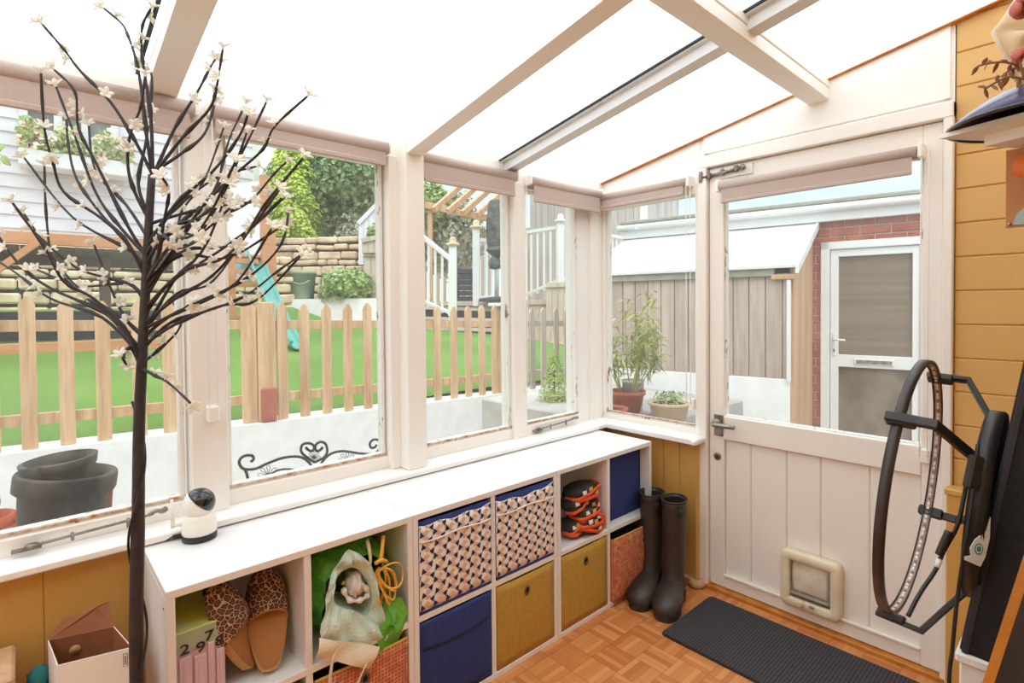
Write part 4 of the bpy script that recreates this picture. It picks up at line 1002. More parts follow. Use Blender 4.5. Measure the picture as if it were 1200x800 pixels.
# one blossom shape, copied
def blossom_mesh():
    mb = MB()
    for i in range(5):
        a = 2*PI*i/5; ca, sa = math.cos(a), math.sin(a)
        def pet(u, v, ca=ca, sa=sa):
            r = .003+.0125*v; wv = .0052*math.sin(PI*min(.12+v*.86, 1))**.8*(u-.5)*2; z = .004+.006*math.sin(v*1.6)-.002*(abs(u-.5)*2)**2
            return (r*ca-wv*sa, r*sa+wv*ca, z)
        mb.grid(pet, 4, 5, th=.0006)
    mb.lathe([(0, -.004), (.0028, -.002), (.0034, .004), (.0016, .008), (0, .009)], n=8); return mb
proto = None
rb.shuffle(spots)
more = MB()
for (p, d, s) in spots[99:]:
    d = (d+Vector((F.x*-.25, F.y*-.25, .1))).normalized(); q = d.to_track_quat('Z', 'Y') @ Quaternion((0, 0, 1), rb.random()*6); bm_ = blossom_mesh(); more.add([p+d*.004+q @ (v*s*1.08) for v in bm_.v], bm_.f, 0, True)
mo_ = more.build('small_blossoms', 'petal', t); mo_['kind'] = 'stuff'
for (p, d, s) in spots[:99]:
    if proto is None:
        proto = blossom_mesh().build('blossom', 'petal'); o = proto
    else:
        o = proto.copy(); COL.objects.link(o)
    d = (d+Vector((F.x*-.25, F.y*-.25, .1))).normalized()
    o.parent = t; o.location = p-t.location+d*.004; o.rotation_mode = 'QUATERNION'; o.rotation_quaternion = d.to_track_quat('Z', 'Y') @ Quaternion((0, 0, 1), rb.random()*6)
    o.scale = (s*1.08,)*3
m = MB(); P = []                                            # light cable wound round the stem
for i in range(70):
    f = i/69; z = .15+1.0*f; q = stem[0].lerp(stem[4], min(f*1.0, 1)); a = f*16
    P.append(Vector((stem[0].x+(stem[3].x-stem[0].x)*f+.0165*math.cos(a), stem[0].y+(stem[3].y-stem[0].y)*f+.0165*math.sin(a), z)))
m.tube(P, .0028, 6); m.build('light_cable', 'black_plastic', t)

# ------------------------------------------------------------------ dartboard with light ring on a leaning black backboard
AL = math.radians(4.5); C0 = at(1069, 567, 1.18)
BE = math.radians(1.2); nv = Vector((-math.cos(BE)*math.cos(AL), -math.sin(BE)*math.cos(AL), math.sin(AL))); hv = Vector((-math.sin(BE), math.cos(BE), 0)); vv = hv.cross(nv)
def D(a, b, d=0): return C0+hv*a+vv*b+nv*d
MD = Matrix((hv, vv, nv)).transposed().to_4x4(); MD.translation = C0     # local x = along wall, y = up the board, z = out
t = thing('backboard', 'tall black slab leaning back against the wall behind the light ring', 'backboard', (1.76, -.98, .70))
A2 = math.radians(8.7); n2 = Vector((-math.cos(A2), 0, math.sin(A2))); h2 = Vector((0, 1, 0)); MS = Matrix((h2, h2.cross(n2), n2)).transposed().to_4x4(); MS.translation = Vector((1.73, -.98, .70))
MB().box((-.15, .002, -.067), (.34, 1.15, -.0), .004, M4=MS).build('slab', 'black_fabric', t)
MB().box((-.152, .002, -.014), (-.1485, 1.15, -.004), .001, M4=MS).build('edge_strip', 'board_grey', t)
t = thing('dartboard', 'round black dartboard seen edge on behind the light ring', 'dartboard', D(0, 0, -.137))
m = MB(); m.lathe([(0, -.1375), (.1855, -.1375), (.188, -.13), (.1855, -.11), (.182, -.108), (0, -.108)], n=56, M4=MD); m.build('board', 'black_fabric', t)
m = MB(); m.lathe([(.1865, -.1345), (.1885, -.1345), (.1885, -.113), (.1865, -.113)], n=56, M4=MD, closed=True); m.build('outer_band', 'black_plastic', t)
for rr_ in (.150, .09): m = MB(); m.lathe([(rr_, -.1085), (rr_+.002, -.1085), (rr_+.002, -.1065), (rr_, -.1065)], n=48, M4=MD, closed=True); m.build('scoring_wire', 'steel', t)
for i in range(10):
    a = PI*(i+.5)/10; m = MB(); m.tube([D(.15*math.cos(a), .15*math.sin(a), -.1072), D(-.15*math.cos(a), -.15*math.sin(a), -.1072)], .0009, 5); m.build('segment_wire', 'steel', t)
m = MB(); m.lathe([(0, -.108), (.016, -.108), (.016, -.106), (0, -.106)], n=20, M4=MD); m.build('bull', 'gear_orange', t)
t = thing('light_ring', 'large black hoop lamp with unlit strip and four bent arms', 'lamp', D(0, 0, 0))
RR = .270
m = MB(); m.lathe([(RR-.004, -.009), (RR+.004, -.009), (RR+.005, 0), (RR+.004, .009), (RR-.004, .009), (RR-.0045, .007), (RR-.0005, .0065), (RR-.0005, -.0065), (RR-.0045, -.007)], n=96, M4=MD, closed=True); m.build('hoop', 'ring_black', t)
m = MB(); m.lathe([(RR-.0012, -.0065), (RR-.0006, -.0065), (RR-.0006, .0065), (RR-.0012, .0065)], n=96, M4=MD, closed=True); st_ = m.build('led_strip', 'led', t)
m = MB()
for i in range(150):
    a = 2*PI*i/150; q = Matrix.Rotation(a, 4, 'Z') @ Matrix.Translation((RR-.002, 0, 0)); m.box((-.0012, -.003, -.0025), (.0008, .003, .0025), 0, i % 3 == 0, MD @ q)
o = m.build('led_chips', ['led_chip', 'copper'], st_); o['kind'] = 'stuff'
for a in (math.radians(52), math.radians(140), math.radians(245), math.radians(-28)):
    ca, sa = math.cos(a), math.sin(a)
    def A_(r, d): return D(r*ca, r*sa, d)
    side = hv*(-sa)+vv*ca; m = MB()
    m.beam(A_(RR+.012, .020), A_(RR+.012, -.062), .011, .019, up=side, bev=.002)
    m.beam(A_(RR+.014, -.056), A_(RR-.10, -.118), .011, .019, up=side, bev=.002)
    m.beam(A_(RR-.092, -.114), A_(RR-.092, -.145) if a > 10 else A_(RR-.12, -.118), .011, .019, up=side, bev=.002); ar = m.build('arm', 'black_metal', t)
    m = MB(); m.beam(A_(RR+.006, .018), A_(RR+.006, -.03), .016, .025, up=side, bev=.003); m.build('clip', 'black_plastic', ar)
# cables, driver and tag
def lead(name, pts, r, label, org=None):
    P = [at(x, y, w) for x, y, w in pts]; o = MB().tube(smooth(P, 6), r, 8).build(name, 'black_plastic', org=P[0]); tag(o, label, 'cable')
lead('power_lead', [(1138, 540, .98), (1131, 575, .98), (1122, 615, .98), (1106, 645, .99), (1096, 668, .99), (1078, 695, .98), (1064, 722, .97)], .0036, 'black lead running down from the driver to the foot of the hoop')
lead('power_lead', [(1146, 520, .97), (1140, 580, .96), (1131, 640, .96), (1122, 700, .97), (1116, 760, .97), (1112, 812, .97), (1113, 1000, .97), (1116, 1235, .97)], .0032, 'long black lead hanging straight down in front of the ochre wall')
p = at(1141, 553, .965); m = MB(); m.beam(at(1145, 534, .965), at(1137, 572, .965), .022, .016, up=-F, bev=.003); tag(m.build('lamp_driver', 'black_plastic', org=p), 'small black driver box hanging on the lead beside the dartboard', 'driver')
m = MB(); m.tube(smooth([at(x, y, .975) for x, y in ((1112, 622), (1104, 640), (1100, 650))], 4), .006, 8); o = m.build('lead_connector', 'black_plastic', org=at(1106, 636, .975)); tag(o, 'thick black connector on the lead below the driver', 'connector')
MB().tube([at(1101, 655, .975), at(1098, 664, .975)], .0045, 8).build('white_sleeve', 'tag_white', o)
pts = [at(x, y, .955) for x, y in ((1161, 606), (1156, 622), (1143, 632), (1137, 642), (1138, 651), (1131, 652), (1131, 656), (1149, 664), (1155, 652), (1160, 630))]
m = MB(); m.prism(pts, F*.0015); t = tag(m.build('paper_tag', 'tag_white', org=pts[0], fix=True), 'white paper tag with teal print tucked behind the dartboard', 'tag')
cc = at(1147, 643, .9535)
for k_, mm_ in ((.010, 'tag_teal'), (.0078, 'tag_white'), (.0055, 'tag_teal')):
    m = MB(); m.prism([cc-F*(.0006*(.012-k_)*100)+R*(.75*k_*math.cos(2*PI*i/16))+U*(k_*math.sin(2*PI*i/16)) for i in range(16)], -F*.0004); m.build('printed_eye', mm_, t, fix=True)
# plinth under the backboard, and the panel with the wooden edge
q = Vector((1.765, -1.135, .706))
t = thing('plinth', 'pale painted plinth under the leaning black slab', 'plinth', (q.x+.08, -.95, 0))
MB().box((q.x-.035, q.y+.01, 0), (RW-.005, q.y+.5, q.z-.012), .004).build('plinth_body', 'white_paint', t)
MB().box((q.x-.04, q.y, q.z-.026), (RW-.003, q.y+.51, q.z-.006), .004).build('plinth_top', 'white_paint', t)
e0 = at(1151, 800, .735); e1 = at(1203, 640, .71); dd = (e1-e0).normalized(); lo = e0-dd*(e0.z/dd.z); hi = e1+dd*.12
t = thing('wood_edged_panel', 'dark panel with an orange wooden edge leaning at lower right', 'panel', lo)
sx = Vector((1, 0, 0))
m = MB(); m.prism([lo, lo+sx*.011, hi+sx*.011, hi], (0, .022, 0)); m.build('wooden_edge', 'orange_edge', t, fix=True)
m = MB(); m.prism([lo+sx*.011, lo+sx*.30, Vector((RW-.01, lo.y, .9)), hi+sx*.16, hi+sx*.011], (0, .02, 0)); m.build('dark_face', 'black_plastic', t, fix=True)

# ------------------------------------------------------------------ corner shelf at upper right with its things
zs = 1.66
s0 = on(1100, 163, 'z', zs); s1 = on(1200, 137, 'z', zs); s2 = on(1200, 167, 'z', zs)
e1 = s0+(s1-s0)*((RW-.004-s0.x)/(s1.x-s0.x)); e2 = s0+(s2-s0)*((RW-.004-s0.x)/(s2.x-s0.x))
m = MB(); m.prism([s0, e1, e2], (0, 0, .008)); t = tag(m.build('corner_shelf', 'white_clean', org=s0, fix=True), 'white pointed wall shelf at upper right under the purple bowl', 'shelf')
m = MB(); m.prism([s0+Vector((.06, .035, -.02)), e1+Vector((0, .03, -.02)), e2+Vector((0, -.01, -.02))], (0, 0, .0195)); m.build('under_batten', 'white_clean', t, fix=True)
bc_ = on(1224, 141, 'z', zs+.009); 
t = thing('glass_bowl', 'smoky purple glass bowl turned upside down on the white shelf', 'bowl', bc_)
br = (on(1137, 141, 'z', zs+.009)-bc_).length
m = MB(); pr_ = [(br, 0), (br*.99, .006), (br*.86, .022), (br*.62, .045), (br*.36, .060), (br*.15, .066), (0, .068)]
m.lathe([(r*.97, max(z-.004, 0)) for r, z in pr_[::-1]]+pr_, bc_, 48); m.build('bowl', 'bowl', t, fix=True)
m = MB(); m.lathe([(br-.002, 0), (br+.003, .0), (br+.003, .005), (br-.002, .005)], bc_, 48, closed=True); m.build('rim', 'gloss_black', t)
# dried flowers
def stem_(name, pts, w, leaves, label, mat_='mauve_twig'):
    P = smooth([at(x, y, w) for x, y in pts], 5); t = thing(name, label, 'dried flower', P[-1], 'dried flowers over the shelf')
    MB().tube(P, .0016, 6).build('stem', 'mauve_twig', t)
    rg = random.Random(len(pts)+int(pts[0][0])); m = MB()
    for i in range(leaves):
        p = P[int((len(P)-1)*i/leaves)]; d = Vector((rg.gauss(0, .6), rg.gauss(0, .6), (1 if i % 2 else -1)))
        d = d.normalized(); a = d.orthogonal().normalized()
        m.grid(lambda u, v: p+d*(.013*v)+a*((u-.5)*.006*math.sin(PI*(.08+.9*v)))+Vector((0, 0, -.003*v*v)), 2, 4, th=.0008)
    m.build('leaves', mat_, t); return t
stem_('dried_twig', [(1147, 77), (1160, 74), (1178, 73), (1198, 80), (1215, 100)], .80, 9, 'dried brown stem pointing left above the purple bowl')
stem_('dried_twig', [(1154, 104), (1168, 96), (1183, 90), (1205, 95), (1216, 108)], .79, 12, 'feathery dried brown stem drooping towards the purple bowl rim')
stem_('dried_twig', [(1178, 86), (1190, 80), (1206, 88), (1217, 110)], .80, 7, 'short dried stem between the two longer ones')
def petals(px, py, w, n, s, label):
    c = at(px, py, w); t = thing('dried_flower_head', label, 'dried flower', c, 'dried flowers over the shelf'); rg = random.Random(px)
    m = MB()
    for i in range(n):
        d = Vector((rg.gauss(0, 1), rg.gauss(0, 1), rg.gauss(0, 1))).normalized(); m.ball(c+d*s*.55, (s*.5, s*.5, s*.32), 10, 7, M3=d.to_track_quat('Z', 'Y').to_matrix())
    m.build('petals', 'pink_flower', t)
    MB().tube(smooth([c, at(px+8, py+30, w), at(1222, 125, w+.02)], 5), .0018, 6).build('stem', 'mauve_twig', t)
petals(1200, 10, .79, 12, .020, 'dusty red flower head at the very top right edge'); petals(1194, 66, .79, 9, .014, 'dusty red flower head beside the dried stems')
# hanging cream cloth
pl = [(1192, -6), (1172, 25), (1163, 37), (1172, 55), (1184, 76), (1192, 95), (1206, 104), (1228, 104), (1228, -6)]
oc = [at(x, y, .90) for x, y in pl]; cen = at(1208, 40, .90)
def cloth(u, v):
    i = u*len(oc); a = oc[int(i) % len(oc)]; b_ = oc[(int(i)+1) % len(oc)]; p = a.lerp(b_, i-int(i)).lerp(cen, v); return p-F*(.012*math.sin(9*u*2+4*v)*(v)+.01*v)
t = thing('cloth_bag', 'cream canvas bag hanging at the top right corner', 'bag', cen)
m = MB(); m.grid(cloth, 36, 8, th=.003); m.build('canvas', 'cream_cloth', t)
m = MB(); m.tube([at(x, y, .897) for x, y in ((1163, 37), (1172, 55), (1184, 76), (1192, 95))], .003, 6); m.build('hem', 'cream_cloth', t)
MB().tube(smooth([at(1200, 2, .90), at(1204, -25, .92), Vector((RW-.005, at(1204, -25, .92).y+.1, at(1204, -40, .92).z))], 5), .004, 6).build('hanging_loop', 'cream_cloth', t)
# paper panel under the shelf
k0 = at(1178, 172, 1.0); k1 = at(1178, 267, 1.0)
t = thing('kraft_poster', 'brown paper poster with an orange disc hanging under the shelf', 'poster', k1)
MB().box((k1.x, k1.y, k1.z), (RW-.01, k1.y+.006, zs-.022), .001).build('paper', 'kraft', t)
c = at(1206, 196, .985); m = MB(); m.lathe([(0, 0), (.022, 0), (.022, .001), (0, .001)], n=28, M4=Matrix.Translation((c.x, k1.y-.0005, c.z)) @ Matrix.Rotation(PI/2, 4, 'X')); m.build('orange_disc', 'orange_paint', t)
b0 = at(1186, 258, .99)
m = MB(); m.prism([Vector((b0.x, k1.y-.001, k1.z+.004)), Vector((b0.x+.06, k1.y-.001, k1.z+.002)), Vector((b0.x+.09, k1.y-.001, k1.z+.04)), Vector((b0.x+.04, k1.y-.001, k1.z+.06)), Vector((b0.x+.006, k1.y-.001, k1.z+.024))], (0, -.001, 0)); m.build('pale_blue_shape', 'pale_blue', t, fix=True)
m = MB(); m.ball((k1.x+.006, k1.y-.003, k1.z+.006), .003, 8, 6); m.build('pin', 'steel', t)

# ================================================================== outside: yard beyond the door
dv = Vector((1, .188, 0)).normalized(); nvd = Vector((-dv.y, dv.x, 0)); UP = Vector((0, 0, 1))
S0 = Vector((.334, 1.794, 0))                               # right front corner of the shed
struct('ground', MB().box((-3.2, .1, -.16), (6, 7, -.06), 0), 'grey_slate', label='grey paving of the yard beyond the door', cat='ground')
def fr(a, b, z): return S0+dv*a+nvd*b+UP*z                  # a along the front, b back from it
MF = Matrix((dv, nvd, UP)).transposed().to_4x4(); MF.translation = S0
def fbox(mb, a0, a1, b0, b1, z0, z1, bev=.003, mi=0): return mb.box((a0, b0, z0), (a1, b1, z1), bev, mi, MF)
ZB, ZT = .79, 1.58
LSH = 1.70
shed = thing('garden_shed', 'lean-to shed of grey brown boards with a pale sheet roof', 'shed', fr(0, 0, 0))
m = MB(); a = -LSH; i = 0
rg = random.Random(2)
while a < -.02:
    a1 = min(a+.118, -.0); fbox(m, a+.003, a1-.003, .0, .022+.004*(i % 2), ZB, ZT, .003); a = a1; i += 1
fbox(m, -LSH, 0, .02, .04, ZB, ZT, 0); m.build('front_boards', 'fence_board', shed)
m = MB(); fbox(m, -LSH, -.10, -.03, .03, ZT-.02, ZT+.055, .004); m.build('eaves_board', 'fascia_grey', shed)
m = MB(); fbox(m, -.12, .05, -.035, .03, ZT-.045, ZT-.008, .003); m.build('corner_trim', 'fence_warm', shed)
m = MB(); fbox(m, -.016, .012, -.028, -.004, ZB-.02, ZT-.05, .003); m.build('white_edge', 'upvc', shed)
m = MB(); b = .03
zr2 = lambda b: 1.64+.405*b/.95
while b < .93:
    b1 = min(b+.125, .95); m.prism([fr(-.004, b+.002, -.06), fr(-.004, b1-.002, -.06), fr(-.004, b1-.002, zr2(b1)), fr(-.004, b+.002, zr2(b))], dv*.024); b = b1
m.build('side_boards', 'fence_warm', shed, fix=True)
m = MB(); m.prism([fr(-LSH-.1, -.05, zr2(-.05)), fr(.05, -.05, zr2(-.05)), fr(.05, .95, zr2(.95)), fr(-LSH-.04, .95, zr2(.95))], (0, 0, .02)); m.build('roof_sheet', 'roof_white', shed, fix=True)
m = MB()
for k_ in range(3): b = .28+.25*k_; m.prism([fr(-LSH, b, zr2(b)+.02), fr(.05, b, zr2(b)+.02), fr(.05, b+.012, zr2(b)+.031), fr(-LSH, b+.012, zr2(b)+.031)], (0, 0, .002))
m.build('roof_ridges', 'roof_white', shed, fix=True)
m = MB(); m.prism([fr(.05, -.07, zr2(-.07)-.035), fr(.05, .95, zr2(.95)-.035), fr(.05, .95, zr2(.95)+.03), fr(.05, -.07, zr2(-.07)+.03)], dv*.022); m.build('verge_board', 'upvc', shed, fix=True)
m = MB(); fbox(m, -LSH, -.0, .0, .18, -.1, ZB+.0, .006); struct('wall_yard', m, 'garden_wall', label='white rendered wall below the shed boards', cat='wall')
# long brick building with white fascia
PB = .95
HX0, HX1 = -1.78, 5
DA, DB = .082, .835
bd = MB(); fbox(bd, HX0, DA, PB, PB+.1, -.1, 2.06, 0); fbox(bd, DB, HX1, PB, PB+.1, -.1, 2.06, 0); fbox(bd, DA, DB, PB, PB+.1, 1.88, 2.06, 0)
bld = thing('brick_outbuilding', 'long red brick outbuilding with white fascia and gutter', 'building', fr(0, PB, 0))
bd.build('mortar_wall', 'mortar', bld)
m = MB(); z = -.1; r_ = 0
while z < 2.04:
    a = HX0 if r_ % 2 else HX0-.11
    while a < 2.4:
        a0, a1 = a+.005, a+.21
        for (c0, c1) in ((a0, min(a1, DA)), (max(a0, DB), a1)) if z < 1.84 else ((a0, a1),):
            if c1-c0 > .02 and c1 > -.7: fbox(m, c0, c1, PB-.008, PB+.03, z+.005, min(z+.070, 2.058), .004)
        a += .215
    z += .075; r_ += 1
m.build('brick_courses', 'brick_red', bld)
m = MB(); fbox(m, HX0, HX1, PB-.06, PB+.05, 2.055, 2.20, .004); m.build('fascia', 'upvc', bld)
m = MB(); m.tube([fr(HX0-.03, PB-.09, 2.165), fr(HX1, PB-.09, 2.165)], .032, 12)
m.build('gutter', 'upvc', bld)
m = MB(); fbox(m, HX0-.02, HX1, PB-.07, PB+3, 2.205, 2.245, .01); m.build('roof_edge', 'fascia_grey', bld)
for a in (-1.6, -.3, 1.0, 2.3): m = MB(); fbox(m, a, a+.03, PB-.12, PB-.05, 2.14, 2.19, .004); m.build('gutter_bracket', 'upvc', bld)
m = MB(); fbox(m, -.06, -.01, PB-.05, PB-.01, 1.72, 1.84, .004); m.build('wall_box', 'redwood_dark', bld)
# white plastic door in the brick wall
ud = thing('outbuilding_door', 'white plastic door with brown glass and a letter plate in the brick wall', 'door', fr(.86, PB, 0))
m = MB(); fbox(m, DA, .15, PB-.02, PB+.08, -.06, 1.88, .004); fbox(m, .775, DB, PB-.02, PB+.08, -.06, 1.88, .004); fbox(m, DA, DB, PB-.02, PB+.08, 1.815, 1.88, .004); m.build('door_frame', 'upvc', ud)
m = MB()
fbox(m, .155, .215, PB-.0, PB+.06, -.04, 1.81, .004); fbox(m, .725, .772, PB-.0, PB+.06, -.04, 1.81, .004); fbox(m, .21, .73, PB, PB+.06, 1.75, 1.81, .004)
fbox(m, .21, .73, PB, PB+.06, .805, .91, .004); fbox(m, .21, .73, PB, PB+.06, -.04, .12, .004); m.build('door_leaf', 'upvc', ud)
m = MB(); fbox(m, .205, .735, PB+.030, PB+.043, .90, 1.76, 0); m.build('upper_glass', 'dark_glass', ud)
m = MB(); fbox(m, .205, .735, PB+.03, PB+.04, .11, .815, 0); m.build('lower_glass', 'lower_glass', ud)
m = MB(); fbox(m, .33, .61, PB-.012, PB+.0, .832, .882, .006); lp = m.build('letter_plate', 'upvc', ud); m = MB(); fbox(m, .345, .595, PB-.016, PB-.012, .842, .872, .003); m.build('letter_flap', 'chrome', lp)
m = MB(); fbox(m, .172, .196, PB-.012, PB, .90, 1.10, .005); m.tube([fr(.184, PB-.01, 1.04), fr(.184, PB-.05, 1.04), fr(.27, PB-.055, 1.04)], .009, 8); m.build('handle', 'upvc', ud)
m = MB(); fbox(m, .178, .190, PB-.014, PB-.01, .93, .96, .002); m.build('lock', 'iron', ud)

# raised paving outside the corner with pots
struct('ground_ledge', MB().box((-1.25, .12, -.1), (.16, 1.42, .66), .01), 'grey_slate', label='raised stone paving outside the corner window with pots', cat='paving')
def pot(mb, c, r, h, taper=.75, th=.012):
    mb.lathe([(0, 0), (r*taper, 0), (r*.97, h*.82), (r*1.06, h*.82), (r*1.08, h), (r*.94, h), (r*.9, h*.85), (0, h*.84)], c, 28)
def leafy(mb, c, h, spread, n, size, rg, m_=0):
    for i in range(n):
        a = rg.random()*6.28; z = rg.random()*h; k = spread*(.2+.8*rg.random()); leaf(mb, Vector(c)+Vector((math.cos(a)*k, math.sin(a)*k, z)), (math.cos(a), math.sin(a), .8), size*(.7+.6*rg.random()), .35, rg, m_)
PZ = .661
# bamboo
c = at(735, 470, 3.5); c.z = PZ
t = thing('potted_bamboo', 'tall thin leaved bamboo in a terracotta pot by the corner window', 'potted plant', c)
m = MB(); pot(m, c, .11, .14); m.build('pot', 'terracotta', t)
m = MB(); m.lathe([(0, .119), (.095, .119), (.09, .124), (0, .126)], c, 20); m.build('soil', 'dark_soil', t)
rg = random.Random(4); lv = MB()
for i in range(15):
    a = rg.random()*6.28; b0 = c+Vector((math.cos(a)*.05, math.sin(a)*.05, .12)); top = c+Vector((math.cos(a)*(.06+.2*rg.random()), math.sin(a)*(.06+.2*rg.random()), .35+.48*rg.random()))
    P = smooth([b0, b0.lerp(top, .5)+Vector((rg.gauss(0, .015), rg.gauss(0, .015), .02)), top], 6); MB().tube(P, [.0042-.0024*k/12 for k in range(13)], 6).build('cane', 'bamboo_leaf', t)
    for k in range(46):
        p = P[rg.randrange(5, 13)]+Vector((rg.gauss(0, .035), rg.gauss(0, .035), 0)); d = Vector((rg.gauss(0, 1), rg.gauss(0, 1), rg.gauss(-.2, .5))).normalized(); q = p+d*.035
        s = d.cross(Vector((0, 0, 1))).normalized()*.0075; lv.add([p, p.lerp(q, .5)+s*1.2, q+d*.05+Vector((0, 0, -.02)), p.lerp(q, .5)-s*1.2], [[0, 1, 2, 3]])
lv.build('foliage', 'bamboo_leaf', t)
for (px, py, w, r, h, lb, mt) in ((719, 488, 3.18, .08, .09, 'wide terracotta pot below the bamboo', 'terracotta'), ):
    c = at(px, py, w); c.z = PZ; t = thing('flower_pot', lb, 'flower pot', c); m = MB(); pot(m, c, r, h); m.build('pot', mt, t); m = MB(); m.lathe([(0, h*.85), (r*.88, h*.85), (0, h*.9)], c, 20); m.build('soil', 'dark_soil', t)
c = at(784, 482, 3.3); c.z = PZ
t = thing('potted_seedlings', 'round stone bowl of fresh green seedlings outside the corner window', 'potted plant', c)
m = MB(); pot(m, c, .12, .10, .85); m.build('pot', 'stone', t); m = MB(); m.lathe([(0, .085), (.105, .085), (0, .09)], c, 20); m.build('soil', 'dark_soil', t)
m = MB(); leafy(m, c+Vector((0, 0, .09)), .07, .10, 120, .035, random.Random(3)); m.build('foliage', 'mid_leaf', t)
c = at(742, 468, 3.55); c.z = PZ
t = thing('white_bucket', 'small white bucket behind the bamboo pot', 'bucket', c); m = MB(); m.lathe([(0, 0), (.06, 0), (.072, .19), (.076, .19), (.076, .2), (.069, .2), (.058, .01), (0, .01)], c, 24); m.build('bucket_body', 'plastic_white', t)
m = MB(); m.tube([c+Vector((.074*math.cos(a), .074*math.sin(a)*.4, .19-.05*math.sin(a))) for a in [PI*i/12 for i in range(13)]], .002, 5); m.build('handle', 'steel', t)
for i, (px, py, w, s) in enumerate(((716, 478, 3.25, .045), (710, 470, 3.4, .05), (748, 484, 3.1, .035))):
    c = at(px, py, w); c.z = PZ+s*.75; m = MB(); m.ball(c, (s*1.2, s, s*.8), 12, 8, fn=lambda d: 1+.1*math.sin(5*d.x+4*d.z+i)); tag(m.build('garden_stone', 'stone', org=c-UP*s*.75), ['buff stone at left below the bamboo', 'buff stone at the back left behind the bamboo', 'small buff stone right of the bamboo pot'][i], 'stone', 'stones by the corner pots')
# neighbour's grey timber building
bx = at(752, 290, 12); t = thing('timber_building', 'grey vertical boarded building seen above the pale shed roof', 'building', Vector((bx.x, bx.y, 0)))
q = at(625, 290, 14); dvv = Vector((q.x-bx.x, q.y-bx.y, 0)); Ln = dvv.length; dvv.normalize(); sd = Vector((dvv.y, -dvv.x, 0)); sd = sd if sd.y > 0 else -sd
m = MB(); k = 0
while k < Ln:
    p = Vector((bx.x, bx.y, 1.0))+dvv*k; m.prism([p, p+dvv*.19, p+dvv*.19+sd*.05, p+sd*.05], (0, 0, 4.6)); k += .2
m.prism([Vector((bx.x, bx.y, 1))+sd*.03, Vector((bx.x, bx.y, 1))+dvv*Ln+sd*.03, Vector((bx.x, bx.y, 1))+dvv*Ln+sd*2, Vector((bx.x, bx.y, 1))+sd*2], (0, 0, 4.55))
m.build('boarding', mat('silver_grey_boards', 'A9A29C', 'C2BCB6', 5, .8, stretch=(1, 1, .1)), t, fix=True)
p = Vector((bx.x, bx.y, 1.0)); m = MB(); m.prism([p-dvv*.12-sd*.02, p+dvv*.03-sd*.02, p+dvv*.03+sd*.06, p-dvv*.12+sd*.06], (0, 0, 4.6)); m.build('corner_board', 'upvc', t, fix=True)
rA, rB, rC = at(752, 253, 12.4), at(768, 264, 12.4), at(752, 266, 12.4); m = MB(); m.prism([rA, rB, rC], F*1.2); m.build('side_roof', 'stone', t, fix=True)

# ================================================================== outside: garden beyond the window wall
WX = -2.2
def wz(y): return .57-.026*(y+2.5)
struct('ground_side', MB().box((-2.3, -9, -.2), (-.1, .1, -.06), 0).box((-6, 0.1, -.2), (-1.0, 8, -.07), 0), 'grey_slate', label='grey path between the porch and the white garden wall', cat='ground')
struct('ground_sill', MB().box((-.62, -4, -.1), (-.1, .11, .575), .01), 'grey_slate', label='stone ledge just outside the long window carrying pots', cat='ledge')
m = MB(); m.prism([(WX-.16, -9, -.15), (WX-.16, 3.4, -.15), (WX-.16, 3.4, wz(3.4)), (WX-.16, -9, wz(-9))], (.24, 0, 0))
m.prism([(WX-.16, 3.2, -.15), (WX-.16, 3.4, -.15), (WX-.16, 3.4, wz(3.4)), (WX-.16, 3.2, wz(3.2))], (2.4, 0, 0)) if False else None
struct('wall_garden', m, 'garden_wall', label='low white rendered garden wall carrying the picket fence', cat='wall', fix=True)
# lawn
def lz(x): return .5+.157*(-2.3-x)
gl = MB(); rg = random.Random(8)
def lawn_far(y): return -8.5 if y < 1.2 else max(-8.5+(y-1.2)*1.75, -6)
gl.grid(lambda u, v: (WX-.17+(lawn_far(-9+13*v)-WX+.17)*u, -9+13*v, lz(WX-.17+(lawn_far(-9+13*v)-WX+.17)*u)+.012*math.sin(9*u+13*v)*math.sin(23*v)), 60, 80)
lawn = gl.build('lawn', 'lawn'); tag(lawn, 'bright green artificial lawn sloping up behind the picket fence', 'lawn', kind='stuff')
struct('ground_garden', MB().prism([(WX-.2, -12, lz(WX-.2)-.04), (-30, -12, lz(-30)*.55), (-30, 14, lz(-30)*.55), (WX-.2, 14, lz(WX-.2)-.04)], (0, 0, -.1)), 'stone', label='rising earth bank under the garden', cat='ground', fix=True)
# picket fence
def picket(mb, y, h, w=.072, th=.02, x=WX+.03):
    z0 = wz(y)+.005; z1 = h
    mb.prism([(x, y-w/2, z0), (x, y+w/2, z0), (x, y+w/2, z1-.045), (x, y+w*.12, z1), (x, y-w*.12, z1), (x, y-w/2, z1-.045)], (-th, 0, 0)); return mb
def pick_top(y): return 1.43-.022*(y+2.5)
def fence_panel(label, ys, y0, y1, mt='picket'):
    t = thing('picket_fence', label, 'fence', (WX, (y0+y1)/2, wz((y0+y1)/2)), 'picket fence panels on the white wall')
    for y in ys: picket(MB(), y, pick_top(y)+.012*math.sin(y*31)).build('picket', mt, t, fix=True)
    for z in (.165, .70):
        m = MB(); m.beam((WX-.012, y0, wz(y0)+z), (WX-.012, y1, wz(y1)+z), .034, .065); m.build('rail', mt, t)
    return t
Y = lambda px: on(px, 430, 'x', WX+.02).y
ysA = [Y(33)-.155*k for k in (9, 8, 7, 6, 5, 4, 3, 2, 1)]+[Y(p) for p in (33, 78, 121, 163, 198, 236)]
fence_panel('picket fence panel at far left behind the blossom tree', ysA, -4.2, Y(300)-.02)
fence_panel('picket fence panel behind the wrought iron scroll', [Y(p) for p in (292, 336, 357, 383, 408, 431, 452, 474, 494)][1:], Y(320), Y(584))if False else None
